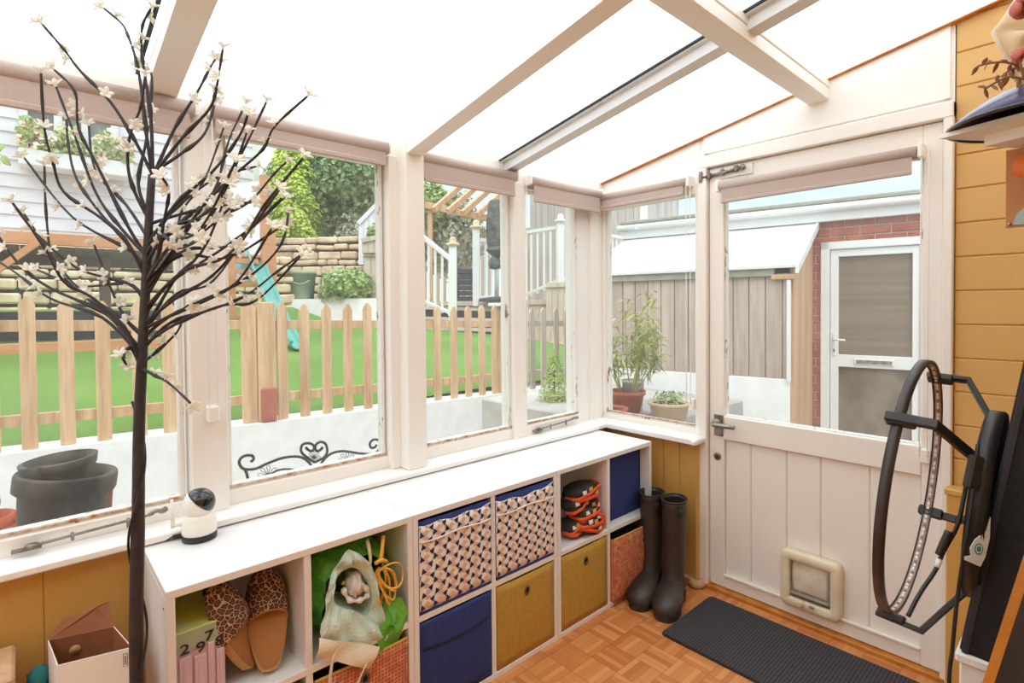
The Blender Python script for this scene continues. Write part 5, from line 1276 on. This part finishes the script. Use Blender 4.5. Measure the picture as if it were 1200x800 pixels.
fence_panel('picket fence panel between the two fence posts', [Y(p) for p in (331, 357, 383, 408, 431, 453, 474, 494, 513, 532, 549, 565, 580)], Y(322), Y(587))
fence_panel('picket fence panel right of the far fence post', [Y(p) for p in (611, 624, 637, 652, 664, 676, 688)], Y(596), Y(700), 'picket_grey')
def post(px, label, w=.12, px2=None):
    y = Y(px); t = thing('fence_post', label, 'fence post', (WX, y, wz(y)), 'fence posts on the white wall')
    m = MB(); m.box((WX-.05, y-w/2, wz(y)+.004), (WX+.05, y+w/2, pick_top(y)-.0), .006); m.build('post_timber', 'picket', t)
    m = MB(); m.box((WX+.051, y-w*.42, wz(y)+.004), (WX+.085, y+w*.42, wz(y)+.245), .006); m.build('red_block', 'red_brick_light', t); return t
post(312, 'thick fence post with red block at its foot near the iron scroll'); pp = post(591, 'far fence post with red foot and white cap left of window mullion', .13)
y = Y(591); m = MB(); m.box((WX-.09, y-.12, pick_top(y)+.0), (WX+.09, y+.12, pick_top(y)+.035), .008); m.build('post_cap', 'upvc', pp)
y = Y(292); m = picket(MB(), y, pick_top(y), .095, .024); o = m.build('gate_stile', 'picket', org=(WX, y, wz(y)), fix=True); tag(o, 'wide flat stile board against the left side of the near fence post', 'fence board')

# ---------------- things on the ledge outside the window
LZ = .5755
c = Vector((-.36, on(66, 600, 'x', -.36).y, LZ))
t = thing('black_flower_pot', 'large weathered black flower pot outside at lower left', 'flower pot', c)
TL = Matrix.Translation(c) @ Matrix.Rotation(math.radians(-7), 4, 'X')
m = MB(); m.lathe([(0, .004), (.095, .004), (.105, .02), (.118, .20), (.128, .205), (.131, .255), (.121, .258), (.114, .21), (.10, .03), (0, .03)], n=36, M4=TL); m.build('pot_body', 'old_pot', t)
m = MB(); m.lathe([(.1285, .20), (.134, .205), (.1345, .25), (.131, .258), (.1285, .255)], n=36, M4=TL, closed=True); m.build('rolled_rim', 'old_pot', t)
c2 = Vector((-.55, on(78, 575, 'x', -.55).y, LZ)); t = thing('grey_flower_pot', 'grey mottled pot behind the large black pot', 'flower pot', c2)
TL2 = Matrix.Translation(c2) @ Matrix.Rotation(math.radians(4), 4, 'X'); m = MB(); m.lathe([(0, .002), (.08, .002), (.075, .10), (.088, .20), (.105, .235), (.110, .262), (.098, .265), (.085, .225), (.07, .03), (0, .03)], n=32, M4=TL2); m.build('pot_body', 'old_pot', t)
c3 = Vector((-.22, on(-8, 580, 'x', -.22).y-.02, LZ)); t = thing('terracotta_stack', 'nested orange terracotta pots at the far left edge', 'flower pot', c3)
for k in range(2): m = MB(); m.lathe([(0, .0+k*.03), (.045, .0+k*.03), (.058, .135+k*.03), (.066, .137+k*.03), (.067, .168+k*.03), (.058, .168+k*.03), (.04, .02+k*.03), (0, .02+k*.03)], c3, 28); m.build('pot_ring' if k else 'pot_body', mat('bright_terracotta_%d' % k, 'D8653A', 'C9562E', 12, .7), t)
m = MB(); m.ball(c3+Vector((0.0, .0, .235)), (.036, .036, .04), 16, 10); tag(m.build('garden_ball', 'sage_tub', org=c3+Vector((0, 0, .2))), 'smooth grey ball showing above the terracotta pots', 'garden ornament')
c4 = Vector((-.40, on(112, 575, 'x', -.40).y, LZ)); m = MB(); pot(m, c4, .05, .2); tag(m.build('small_flower_pot', 'terracotta', org=c4), 'small terracotta pot tucked behind the right of the black pot', 'flower pot')
# wrought iron scroll edging
TXX = -.30
def sp(px, py): return on(px, py, 'x', TXX)
t = thing('iron_scroll_edging', 'wrought iron scroll edging with wire flowers outside the wide pane', 'garden edging', Vector((TXX, sp(365, 560).y, LZ)))
k3 = 220/733
def cr(x, y): return sp(260+x*.3001, 340+y*.3)
def scroll(pts, r=.0055):
    MB().tube(smooth([cr(*p) for p in pts], 6), r, 8).build('scroll_bar', 'black_metal', t)
scroll([(112, 670), (124, 660), (118, 646), (95, 645), (75, 655), (68, 675), (85, 697), (130, 697), (180, 675), (240, 654), (300, 650), (335, 668), (352, 700), (356, 800)])
scroll([(366, 800), (368, 735), (385, 682), (420, 642), (470, 628), (540, 637), (592, 638), (613, 622), (622, 602), (613, 586), (593, 583), (578, 597), (582, 614), (597, 613), (605, 603)])
scroll([(362, 672), (332, 652), (310, 630), (314, 604), (335, 597), (355, 603), (360, 618), (350, 628), (336, 622), (328, 613)])
scroll([(362, 672), (395, 655), (411, 632), (406, 602), (388, 592), (370, 600), (364, 615), (372, 628), (386, 622), (394, 612)])
scroll([(88, 697), (98, 720), (108, 775), (112, 850)]); scroll([(606, 630), (598, 660), (590, 740), (588, 800)])
scroll([(190, 720), (215, 704), (255, 698), (300, 706), (340, 735), (352, 790)], .004); scroll([(490, 664), (450, 668), (415, 685), (395, 710), (380, 780)], .004)
for (fx_, fy_, s_) in ((182, 720, 42), (490, 662, 34), (360, 652, 26)):
    for i in range(8):
        a = 2*PI*i/8; P = []
        for j in range(9):
            b = PI*j/8; rr_ = s_*math.sin(b)**.8; ww = .32*math.sin(2*b)*.8
            P.append(cr(fx_+rr_*math.cos(a+ww*.9), fy_+rr_*math.sin(a+ww*.9)*.85))
        MB().tube(P, .0013, 5).build('wire_petal', 'black_metal', t)
# dwarf conifer
c = on(650, 487, 'x', -.8); c.z = .0
struct('ground_bed', MB().box((-1.25, .12, -.1), (-.45, 1.2, .58), .01), 'dark_soil', label='narrow planting bed below the corner casement', cat='ground') if False else None
t = thing('dwarf_conifer', 'small cone shaped yellow green conifer outside the corner casement', 'shrub', (c.x, c.y, PZ))
cb = Vector((c.x, c.y, PZ))
m = MB(); pot(m, cb, .09, .05); m.build('pot', 'stone', t); MB().tube([cb+UP*.03, cb+UP*.33], .008, 6).build('stem', 'trunk', t)
m = MB(); rg = random.Random(12)
for i in range(1500):
    z = rg.random()**1.25; a = rg.random()*6.28; r_ = (.125*(1-z)**.85+.008)*(.55+.5*rg.random()); leaf(m, cb+Vector((r_*math.cos(a), r_*math.sin(a), .0+.37*z)), (math.cos(a), math.sin(a), .7+rg.gauss(0, .4)), .022, .45, rg)
m.build('foliage', 'yew_leaf', t)
# trailing leaves at far left edge
m = MB(); 
t = thing('climbing_sprig', 'green leaf sprig at the far left edge before the house window', 'plant', at(2, 186, 2.6))
sb = at(-30, 300, 2.6); sb.z = -.058; m.tube(smooth([sb, at(-25, 300, 2.6), at(-14, 175, 2.6), at(-4, 178, 2.6), at(6, 186, 2.6)], 4), .003, 6); m.build('stem', 'mid_leaf', t)
m = MB()
for (a, b) in (((2, 182), (13, 194)), ((-4, 178), (6, 170)), ((-6, 180), (-2, 200))):
    p, q = at(*a, 2.6), at(*b, 2.6); d = (q-p); s = d.cross(F).normalized()*d.length*.28; m.grid(lambda u, v: p+d*v+s*((u-.5)*2*math.sin(PI*(.05+.93*v)))-F*.006*math.sin(PI*v), 4, 6, th=.001)
m.build('leaves', 'mid_leaf', t)

# ---------------- climbing frame
PX = -5.1
def pf(px, py, x=PX): return on(px, py, 'x', x)
g = thing('play_tower', 'orange timber climbing frame with canopy, ladder and teal slide', 'climbing frame', pf(110, 405))
a, b = pf(-60, 269), pf(222, 289); zc = (a.z+b.z)/2
yL, yR = -4.6, b.y
zTop = pf(100, 278).z
MB().box((PX-.03, yL, zTop-.10), (PX+.03, yR, zTop+.02), .005).build('canopy_fascia', 'redwood', g)
m = MB(); k = yL
while k < yR: m.box((PX-1.0, k, zTop-.14), (PX-.03, min(k+.13, yR), zTop-.105), .003); k += .135
m.build('canopy_boards', 'redwood_dark', g)
MB().box((PX-1.0, yL, zTop-.24), (PX-.94, yR, zTop-.1), .004).build('rear_beam', 'redwood_dark', g)
p = pf(122, 300, PX-.6); MB().box((p.x-.05, p.y-.05, lz(p.x)-.05), (p.x+.05, p.y+.05, zTop-.13), .005).build('post', 'redwood_dark', g)
q = pf(-30, 300); MB().box((PX-.05, q.y-.05, lz(PX)-.05), (PX+.05, q.y+.05, zTop-.1), .005).build('post', 'redwood', g)
MB().beam(pf(-12, 322), pf(50, 280), .06, .10, up=(1, 0, 0)).build('brace', 'redwood', g)
p0, p1 = pf(-60, 412), pf(222, 400); MB().box((PX-.04, yL, lz(PX)-.03), (PX+.04, p1.y, lz(PX)+.10), .006).build('ground_beam', 'redwood', g)
dk = MB(); dk.box((PX-1.35, yL, lz(PX-1)-.1), (PX-.55, pf(215, 360).y, lz(PX)+.40), .01); tag(dk.build('dark_box', 'board_grey', org=(PX-1, -2.6, lz(PX-1)-.1)), 'low dark box filling the space under the orange canopy', 'storage box')  # plain charcoal box fills the dark zone below the canopy
# tower with ladder and slide
TXp = -6.3
def tf(px, py): return on(px, py, 'x', TXp)
for px, top in ((309, 205), (318, 262), (270, 292)):
    p = tf(px, top); p0 = tf(px, 400); MB().box((TXp-.045, p.y-.05, lz(TXp)-.05), (TXp+.045, p.y+.05, p.z), .005).build('tower_post', 'redwood', g)
for py in (305, 318, 333, 372):
    a, b = tf(266, py), tf(302, py); MB().box((TXp-.03, a.y, a.z-.035), (TXp+.03, b.y, a.z+.035), .004).build('rung', 'redwood', g)
a, b = tf(262, 296), tf(318, 296); MB().box((TXp-.7, a.y, a.z-.04), (TXp-.05, b.y, a.z), .004).build('platform', 'redwood', g)
P = [at(298, 300, 7.9), at(306, 322, 7.6), at(318, 352, 7.1), at(332, 385, 6.7), at(344, 405, 6.45), at(352, 408, 6.3)]
P = smooth(P, 5); sl_ = MB()
def slide_(u, v):
    p = P[int(v*(len(P)-1)+.5)]; uu = (u-.5)*2; return p+Vector((.05, .26, 0)).normalized()*uu*.10+UP*(.07*abs(uu)**4)
sl_.grid(slide_, 10, len(P)-1, th=-.012); sl_.build('slide', 'teal', g)
MB().tube([P[0]+Vector((0, -.1, .09)), P[8]+Vector((0, -.1, .09)), P[16]+Vector((0, -.1, .09)), P[-1]+Vector((0, -.1, .08))], .02, 8).build('slide_rim', 'teal', g)
pn = at(286, 315, 8.3); m = MB(); m.beam(at(287, 302, 8.3), at(287, 330, 8.3), .30, .02, up=F); m.build('blue_panel', mat('sky_blue_panel', '9CCFE0', rough=.6), g)

# ---------------- house far left
HX = -11
def hf(px, py): return on(px, py, 'x', HX)
hs = thing('neighbour_house', 'pale lilac clapboard house behind the climbing frame', 'house', (HX, -3, 1.5))
m = MB(); z = 1.6; yR = hf(302, 200).y
while z < 7.5:
    m.prism([(HX, -14, z), (HX, -14, z+.24), (HX+.03, -14, z)], (0, yR+14, 0)); z += .24
m.box((HX-3, -14, 1), (HX, yR, 7.5), 0); m.build('clapboard', 'cladding', hs, fix=True)
MB().box((HX-.0, yR-.12, 1), (HX+.06, yR+.02, 7.5), .005).build('corner_board', 'upvc', hs)
a, b = hf(27, 128), hf(134, 192)
y0, y1, z0, z1 = a.y, hf(134, 160).y, hf(80, 193).z, hf(80, 135).z
wn = MB(); wn.box((HX+.02, y0, z0), (HX+.05, y1, z1), 0); wn = wn.build('house_window', 'house_glass', hs)
m = MB()
for yy in (y0, y0+(y1-y0)*.36, y0+(y1-y0)*.66, y1): m.box((HX+.03, yy-.06, z0), (HX+.09, yy+.06, z1), .005)
for zz in (z0, (z0+z1)*.5+.05, z1): m.box((HX+.03, y0, zz-.05), (HX+.085, y1, zz+.05), .005)
m.build('window_bars', 'upvc', wn)
m = MB(); m.box((HX+.015, y0+.08, z0), (HX+.055, y0+(y1-y0)*.33, (z0+z1)/2), 0); m.box((HX+.015, y0+(y1-y0)*.70, z0), (HX+.055, y1-.08, (z0+z1)/2), 0); m.build('red_curtain', mat('dull_red_curtain', 'B06A66', rough=.8), wn)
by0, by1 = hf(22, 200).y, hf(152, 200).y; bz0, bz1 = hf(80, 206).z, hf(80, 188).z
bx_ = thing('window_box', 'white window box of pink and yellow flowers under the house window', 'window box', (HX+.3, (by0+by1)/2, bz0))
MB().box((HX+.1, by0, bz0), (HX+.55, by1, bz1), .02).build('trough', 'upvc', bx_)
rg = random.Random(6); m = MB()
for i in range(900):
    f = rg.random(); yy = by0+(by1-by0)*f; hgt = .55*(.35+.65*abs(math.sin(f*9+1)))*rg.random(); leaf(m, Vector((HX+.15+.45*rg.random(), yy, bz1+hgt)), (1, rg.gauss(0, 1), rg.gauss(.5, .6)), .12, .7, rg, rg.choice((0, 0, 1, 1, 2, 3)))
m.build('flowers', ['mid_leaf', 'pale_leaf', mat('pale_pink_bloom', 'E6D3C6', 'EFE0D6', 9, .8), mat('peach_bloom', 'E3BFA2', rough=.8)], bx_)
# lower white lean-to right of the house
a, b = at(268, 222, 10.2), at(304, 330, 10.2); m = MB(); m.prism([at(262, 218, 10.2), at(304, 212, 10.2), at(304, 335, 10.2), at(262, 335, 10.2)], F*.4); tag(m.build('white_store', 'cladding', org=at(283, 335, 10.2), fix=True), 'plain white store behind the tower of the climbing frame', 'building')

# ---------------- stone walls, trees, shrubs
def stone_wall(name, label, p0, p1, z0, z1, th, seed, bh=.16):
    p0 = Vector((p0.x, p0.y, 0)); p1 = Vector((p1.x, p1.y, 0)); d = (p1-p0); Ln = d.length; d.normalize(); n = Vector((-d.y, d.x, 0)); rg = random.Random(seed)
    t = thing(name, label, 'wall', (p0+p1)/2+UP*z0); m = MB(); mm = Matrix((d, n, UP)).transposed().to_4x4(); mm.translation = p0
    z = z0
    while z < z1-.03:
        h = bh*(.75+.5*rg.random()); x = -rg.random()*.2
        while x < Ln:
            w = bh*(1.2+2.0*rg.random()); j = .07*rg.random(); m.box((x+.008, j-.05, z+.008+.02*rg.random()), (x+w-.008, th+j, z+h-.008-.02*rg.random()), .025, 0, mm @ Matrix.Translation((x, 0, z)) @ Matrix.Rotation(rg.gauss(0, .03), 4, 'Y') @ Matrix.Translation((-x, 0, -z))); x += w
        z += h
    m.build('stones', 'stone', t); m = MB(); m.box((0, .07, z0), (Ln, th-.08, z1-.06), 0, 0, mm); m.build('core', 'dark_soil', t); return t
def seg(pa, pb, w0, w1): return at(pa, 350, w0), at(pb, 350, w1)
a, b = Vector((-8.2, -7, 0)), Vector((-8.2, 1.0, 0)); stone_wall('stone_wall', 'old stone retaining wall behind the climbing frame canopy', b, a, .9, 2.15, .35, 1, .17)
a, b = seg(305, 424, 11.2, 11.0); stone_wall('stone_wall', 'buff stone terrace wall below the lime conifer', a, b, 1.45, at(360, 276, 11).z, .4, 2, .17)
m = MB(); p0, p1 = at(322, 350, 9.6), at(445, 350, 9.4); zt, zb = at(380, 350, 9.5).z, at(380, 380, 9.5).z-.4
m.prism([Vector((p0.x, p0.y, zb)), Vector((p1.x, p1.y, zb)), Vector((p1.x, p1.y, zt)), Vector((p0.x, p0.y, zt))], F*.22); struct('wall_lawn', m, 'garden_wall', label='low white wall at the far end of the lawn', cat='wall', fix=True)
struct('ground_terrace', MB().box((-16, -8, .6), (-9.4, 8, at(360, 300, 11).z-.35), 0) if False else MB().prism([Vector((p0.x, p0.y, zt-.06))+F*.2, Vector((p1.x, p1.y, zt-.06))+F*.2, Vector((p1.x, p1.y, zt-.02))+F*1.9, Vector((p0.x, p0.y, zt-.02))+F*1.9], (0, 0, -.2)), 'dark_soil', label='earth terrace behind the low white wall', cat='ground', fix=True)
def tree(name, label, px, py0, py1, w, rx, trunk_px, leafm, n, size, shape='round', seed=1, cat='tree', group='trees beyond the lawn'):
    top, bot = at(px, py0, w), at(px, py1, w); c = (top+bot)/2; h = (top.z-bot.z)/2; r = rx*w/FPX; base = at(trunk_px, py1, w); base.z = bot.z
    t = thing(name, label, cat, Vector((base.x, base.y, bot.z-.2)), group); m = MB(); rg = random.Random(seed)
    if shape == 'cone':
        for i in range(n):
            z = rg.random()**1.15; a = rg.random()*6.28; rr_ = r*(max(1-((z-.22)/.80)**2, 0)**.8+.03)*(.55+.5*rg.random())*(1+.12*math.sin(a*5+z*19)); leaf(m, Vector((c.x+rr_*math.cos(a), c.y+rr_*math.sin(a), bot.z+2*h*z)), (math.cos(a), math.sin(a), .9+rg.gauss(0, .5)), size*(.6+.8*rg.random()), .45, rg)
    else:
        leafcloud(m, c, (r, r, h), n, size, rg, .5, aspect=.6)
    m.build('crown', leafm, t)
    core = MB(); core.ball(c-UP*h*.1, (r*.62, r*.62, h*.72), 14, 10, fn=lambda d: (1 if shape != 'cone' else .55+.55*(1-d.z)/2)*(1+.08*math.sin(7*d.x+5*d.y))); core.build('inner_foliage', leafm, t)
    MB().tube([Vector((base.x, base.y, bot.z-.6)), Vector((base.x, base.y, bot.z)), Vector((c.x, c.y, c.z))], [r*.12, r*.1, r*.06], 8).build('trunk', 'trunk', t); return t
tree('lime_conifer', 'lime green conifer standing above the stone wall', 342, 155, 280, 11.9, 31, 342, 'lime_leaf', 9000, .12, 'cone', 3)
tree('broadleaf_tree', 'dark green bushy tree right of the lime conifer', 402, 170, 268, 12.6, 48, 412, 'dark_leaf', 5200, .16, 'round', 5)
tree('ivy_trunk', 'ivy covered trunk below the bushy dark tree', 410, 245, 325, 12.2, 17, 410, 'hedge_leaf', 1800, .11, 'round', 9)
tree('grey_shrub', 'blue grey low shrub on the terrace left of the tub', 322, 262, 284, 11.6, 9, 322, 'hedge_leaf', 500, .09, 'round', 15, 'shrub', 'shrubs beyond the lawn')
tree('leafy_shrub', 'pale green leafy shrub beside the sage tub', 408, 314, 356, 9.75, 33, 408, 'mid_leaf', 2600, .09, 'round', 6, 'shrub', 'shrubs beyond the lawn')
tree('leafy_shrub', 'small pale shrub just right of the sage tub', 385, 330, 356, 9.6, 14, 385, 'pale_leaf', 800, .08, 'round', 16, 'shrub', 'shrubs beyond the lawn')
tree('hedge_tree', 'grey green hedge behind the stair balustrade', 530, 226, 330, 13.5, 40, 530, 'hedge_leaf', 3200, .15, 'round', 21, 'hedge', 'shrubs beyond the lawn')
tree('hedge_tree', 'yellow green foliage at the top beside the thick post', 508, 215, 262, 12.8, 20, 508, 'mid_leaf', 1200, .13, 'round', 22, 'tree', 'trees beyond the lawn')
tree('hedge_tree', 'low leafy plant on the white planter left of the thick post', 444, 262, 282, 9.9, 14, 444, 'mid_leaf', 500, .08, 'round', 24, 'shrub', 'shrubs beyond the lawn')
tree('woodland_tree', 'tall dark tree behind the lime conifer', 385, 165, 300, 15, 40, 385, 'dark_leaf', 2600, .22, 'round', 25)
c = at(353, 350, 9.9); zz = at(353, 318, 9.9).z
t = thing('garden_tub', 'sage green tub standing on the low white wall', 'tub', c); r_ = 17*9.9/FPX
m = MB(); m.lathe([(0, 0), (r_*.82, 0), (r_*.97, (zz-c.z)*.88), (r_*1.04, (zz-c.z)*.88), (r_*1.04, zz-c.z), (r_*.93, zz-c.z), (r_*.8, .1), (0, .1)], c, 28); m.build('tub_body', 'sage_tub', t)
m = MB(); m.tube([c+Vector((r_*1.0*math.cos(a), r_*1.0*math.sin(a), (zz-c.z)*.66-.07*math.sin((a-5.2)*2.4))) for a in [5.2+1.3*i/10 for i in range(11)]], .012, 6); m.build('handle', 'sage_tub', t)
# pale planter fence and rails left of post
def plank_panel(name, label, pts, w, mt, n=6, cat='fence', th=.05):
    A, B, C_, D_ = [at(x, y, w) for x, y in pts]; t = thing(name, label, cat, (A+B)/2); m = MB()
    for i in range(n):
        u0, u1 = i/n+.006, (i+1)/n-.006; m.prism([A.lerp(B, u0), A.lerp(B, u1), D_.lerp(C_, u1), D_.lerp(C_, u0)], F*th)
    m.build('boards', mt, t, fix=True); m = MB(); m.beam(D_, C_, .08, .08); m.build('top_rail', mt, t); return t
plank_panel('planter_fence', 'pale slatted planter front left of the thick post', ((424, 296), (452, 296), (452, 276), (424, 282)), 9.7, 'picket_grey', 4)
plank_panel('garden_gate', 'tall pale gate leaf below the slatted planter', ((426, 354), (452, 354), (452, 298), (426, 298)), 9.8, 'picket_grey', 3)
plank_panel('lilac_fence', 'white boarded stair side rising beside the ivy trunk', ((420, 310), (456, 310), (456, 225), (420, 262)), 10.8, 'cladding', 6)
# ---------------- deck with balustrades, stair, parasol
DW = 9.4
def rail_run(label, pts, n, base, newels=(), mt='upvc'):
    # pts: ends of top rail (px,py,w); base: pixel row offset of the foot at both ends
    A, B = at(*pts[0]), at(*pts[1]); A0, B0 = at(pts[0][0], base[0], pts[0][2]), at(pts[1][0], base[1], pts[1][2])
    t = thing('balustrade', label, 'balustrade', (A0+B0)/2, 'white balustrades of the garden deck')
    m = MB(); m.beam(A, B, .07, .06); m.build('handrail', mt, t); m = MB(); m.beam(A0.lerp(A, .06), B0.lerp(B, .06), .05, .05); m.build('bottom_rail', mt, t)
    for i in range(n):
        f = (i+.5)/n; m = MB(); m.beam(A0.lerp(B0, f), A.lerp(B, f), .042, .042, up=F); m.build('baluster', mt, t)
    for f, ext in newels:
        p, q = A0.lerp(B0, f), A.lerp(B, f); q = q+UP*ext; m = MB(); m.beam(p-UP*.1, q, .12, .12, up=F); nw = m.build('newel_post', mt, t)
        m = MB(); m.lathe([(.10, 0), (.115, .03), (.10, .05), (.05, .06), (.06, .10), (.045, .14), (0, .16)], q, 4 if False else 16); m.build('newel_cap', 'stone' if mt == 'upvc' and ext > .1 else mt, nw)
    return t
rail_run('white stair balustrade descending from the post to the newel', ((484, 268, 9.9), (531, 306, 8.9)), 6, (352, 372), ((0, .2), (1, .25)))
rail_run('white deck balustrade left of the covered parasol', ((558, 281, 9.6), (600, 283, 10.2)), 6, (352, 353), ((0, .2),))
rail_run('white deck balustrade in the narrow casement view', ((612, 273, 10.4), (657, 266, 9.6)), 6, (352, 331), ((1, .08),))
rail_run('short white balustrade right of the square deck post', ((660, 266, 9.6), (690, 272, 10.8)), 5, (331, 326))
rail_run('small white balustrade beside the grey timber building', ((704, 274, 9.8), (735, 280, 10.6)), 6, (300, 306))
struct('deck', MB().prism([at(500, 353, 9.8), at(642, 352, 9.6), at(642, 352, 9.6)+F*3, at(500, 353, 9.8)+F*3], (0, 0, -.08)), 'picket_grey', label='pale raised timber deck with parasol', cat='deck', fix=True)
plank_panel('deck_skirt', 'weathered vertical boards under the deck at right', ((640, 400), (700, 400), (700, 332), (640, 334)), 9.2, 'picket_grey', 9)
plank_panel('deck_skirt', 'weathered boards below the deck behind the pickets', ((560, 400), (642, 400), (642, 354), (560, 354)), 9.35, 'picket_grey', 8)
t = thing('garden_steps', 'grey timber steps behind the middle pickets', 'steps', at(540, 400, 8.6))
for i in range(4):
    y = 398-i*12; w = 8.4+.28*i; A, B = at(486, y, w), at(590, y+3, w); m = MB(); m.prism([A, B, B+F*.5, A+F*.5], (0, 0, .05)); m.build('tread', 'picket_grey', t, fix=True)
    m = MB(); m.prism([A+F*.05, B+F*.05, B+F*.05-UP*.14, A+F*.05-UP*.14], F*.04); m.build('riser', 'board_grey', t, fix=True)
m = MB(); m.prism([at(486, 396, 8.2), at(588, 410, 7.9), at(588, 415, 7.6), at(486, 401, 7.9)], (0, 0, -.12)); struct('ground_edge', m, 'garden_wall', label='pale stone edging where the lawn meets the steps', cat='edging', fix=True)
# covered parasol
w = 9.1; c0 = at(583, 300, w); t = thing('covered_parasol', 'closed parasol in a dark grey cover on the deck', 'parasol', at(583, 352, w))
def par(u, v):
    a = 2*PI*u; py = 236+66*v; k = (11+4.5*math.sin(PI*min(v*1.15, 1))*(.7+.3*v)) if v < .85 else 15*(1-(v-.85)/.15*.65); p = at(584, py, w); return p+(R*math.cos(a)+F*math.sin(a))*(k*w/FPX)*(1+.09*math.sin(5*a+4*v))
m = MB(); m.grid(par, 26, 16, sm=False); m.build('cover', 'grey_cover', t)
m = MB(); m.lathe([(0, 0), (.09, .02), (.11, .10), (.08, .2), (.03, .24)], at(580, 316, w), 14); m.build('tied_end', 'grey_cover', t)
MB().tube([at(582, 352, w), at(583, 236, w)], .035, 10).build('pole', 'alu', t)
c = at(582, 353, w); m = MB(); m.lathe([(0, 0), (.3, 0), (.3, .05), (.06, .08), (0, .08)], c, 20); m.build('base', 'board_grey', t)
# crates
t = thing('slatted_crate', 'dark slatted crate on the deck between the newels', 'crate', at(545, 352, 10))
for i in range(6):
    A = at(536, 350-i*6.4, 10); B = at(554, 350-i*6.4, 10); m = MB(); m.beam(A, B, .30, .085, bev=.006); m.build('slat', 'board_grey', t)
MB().beam(at(537, 353, 10.1), at(537, 313, 10.1), .05, .05, up=F).build('corner_batten', 'board_grey', t)
# pergola
t = thing('pergola', 'pale brown pergola beams over the far hedge', 'pergola', at(545, 330, 12))
for i in range(5):
    m = MB(); m.beam(at(508+i*17, 246+i*2, 11.4), at(540+i*17, 218+i*2, 12.6), .08, .12); m.build('rafter', 'fence_warm', t)
m = MB(); m.beam(at(498, 240, 11.6), at(600, 262, 11.9), .09, .14); m.build('cross_beam', 'fence_warm', t)
for px, py in ((504, 242), (596, 262)): MB().beam(at(px, py, 11.7), at(px, 352, 11.7), .1, .1, up=F).build('post', 'fence_warm', t)

# hillside fence closing the view behind the deck
plank_panel('boundary_fence', 'weathered boundary fence far behind the deck and pergola', ((470, 372), (640, 372), (640, 268), (470, 275)), 15.5, 'picket_grey', 22)

# ------------------------------------------------------------------ light
wd = bpy.data.worlds.new('sky'); scene.world = wd; wd.use_nodes = True; nt = wd.node_tree; nn = nt.nodes
bg = nn['Background']; tc = nn.new('ShaderNodeTexCoord'); no = nn.new('ShaderNodeTexNoise'); no.inputs['Scale'].default_value = 3.2; no.inputs['Detail'].default_value = 5
mp = nn.new('ShaderNodeMapping'); mp.inputs['Scale'].default_value = (1, 1, 2.6); nt.links.new(tc.outputs['Generated'], mp.inputs[0]); nt.links.new(mp.outputs[0], no.inputs['Vector'])
rp = nn.new('ShaderNodeValToRGB'); rp.color_ramp.elements[0].position = .42; rp.color_ramp.elements[0].color = (.74, .88, 1, 1); rp.color_ramp.elements[1].position = .56; rp.color_ramp.elements[1].color = (.975, .99, 1, 1)
nt.links.new(no.outputs['Fac'], rp.inputs[0]); 
sx = nn.new('ShaderNodeSeparateXYZ'); nt.links.new(tc.outputs['Generated'], sx.inputs[0])
r2 = nn.new('ShaderNodeValToRGB'); r2.color_ramp.elements[0].position = .18; r2.color_ramp.elements[0].color = (.46, .49, .50, 1); r2.color_ramp.elements[1].position = .52; r2.color_ramp.elements[1].color = (1, 1, 1, 1)
nt.links.new(sx.outputs[2], r2.inputs[0]); ml = nn.new('ShaderNodeMix'); ml.data_type = 'RGBA'; ml.blend_type = 'MULTIPLY'; ml.inputs[0].default_value = 1
nt.links.new(rp.outputs[0], ml.inputs[6]); nt.links.new(r2.outputs[0], ml.inputs[7]); nt.links.new(ml.outputs[2], bg.inputs[0]); bg.inputs[1].default_value = 2.5
sl = bpy.data.lights.new('sun', 'SUN'); sl.energy = 1.2; sl.angle = math.radians(25); sl.color = (1, .97, .92)
so = bpy.data.objects.new('sun', sl); COL.objects.link(so); so.rotation_euler = (math.radians(28), math.radians(22), 0)
cy = scene.cycles
cy.max_bounces = 14; cy.diffuse_bounces = 6; cy.transparent_max_bounces = 24; cy.transmission_bounces = 10; cy.glossy_bounces = 4
cy.caustics_reflective = False; cy.caustics_refractive = False; cy.sample_clamp_indirect = 6
vs = scene.view_settings; vs.view_transform = 'Standard'; vs.look = 'None'; vs.exposure = 0.02; vs.gamma = 1; vs.use_curve_mapping = False
try: scene.display_settings.display_device = 'sRGB'
except Exception: pass
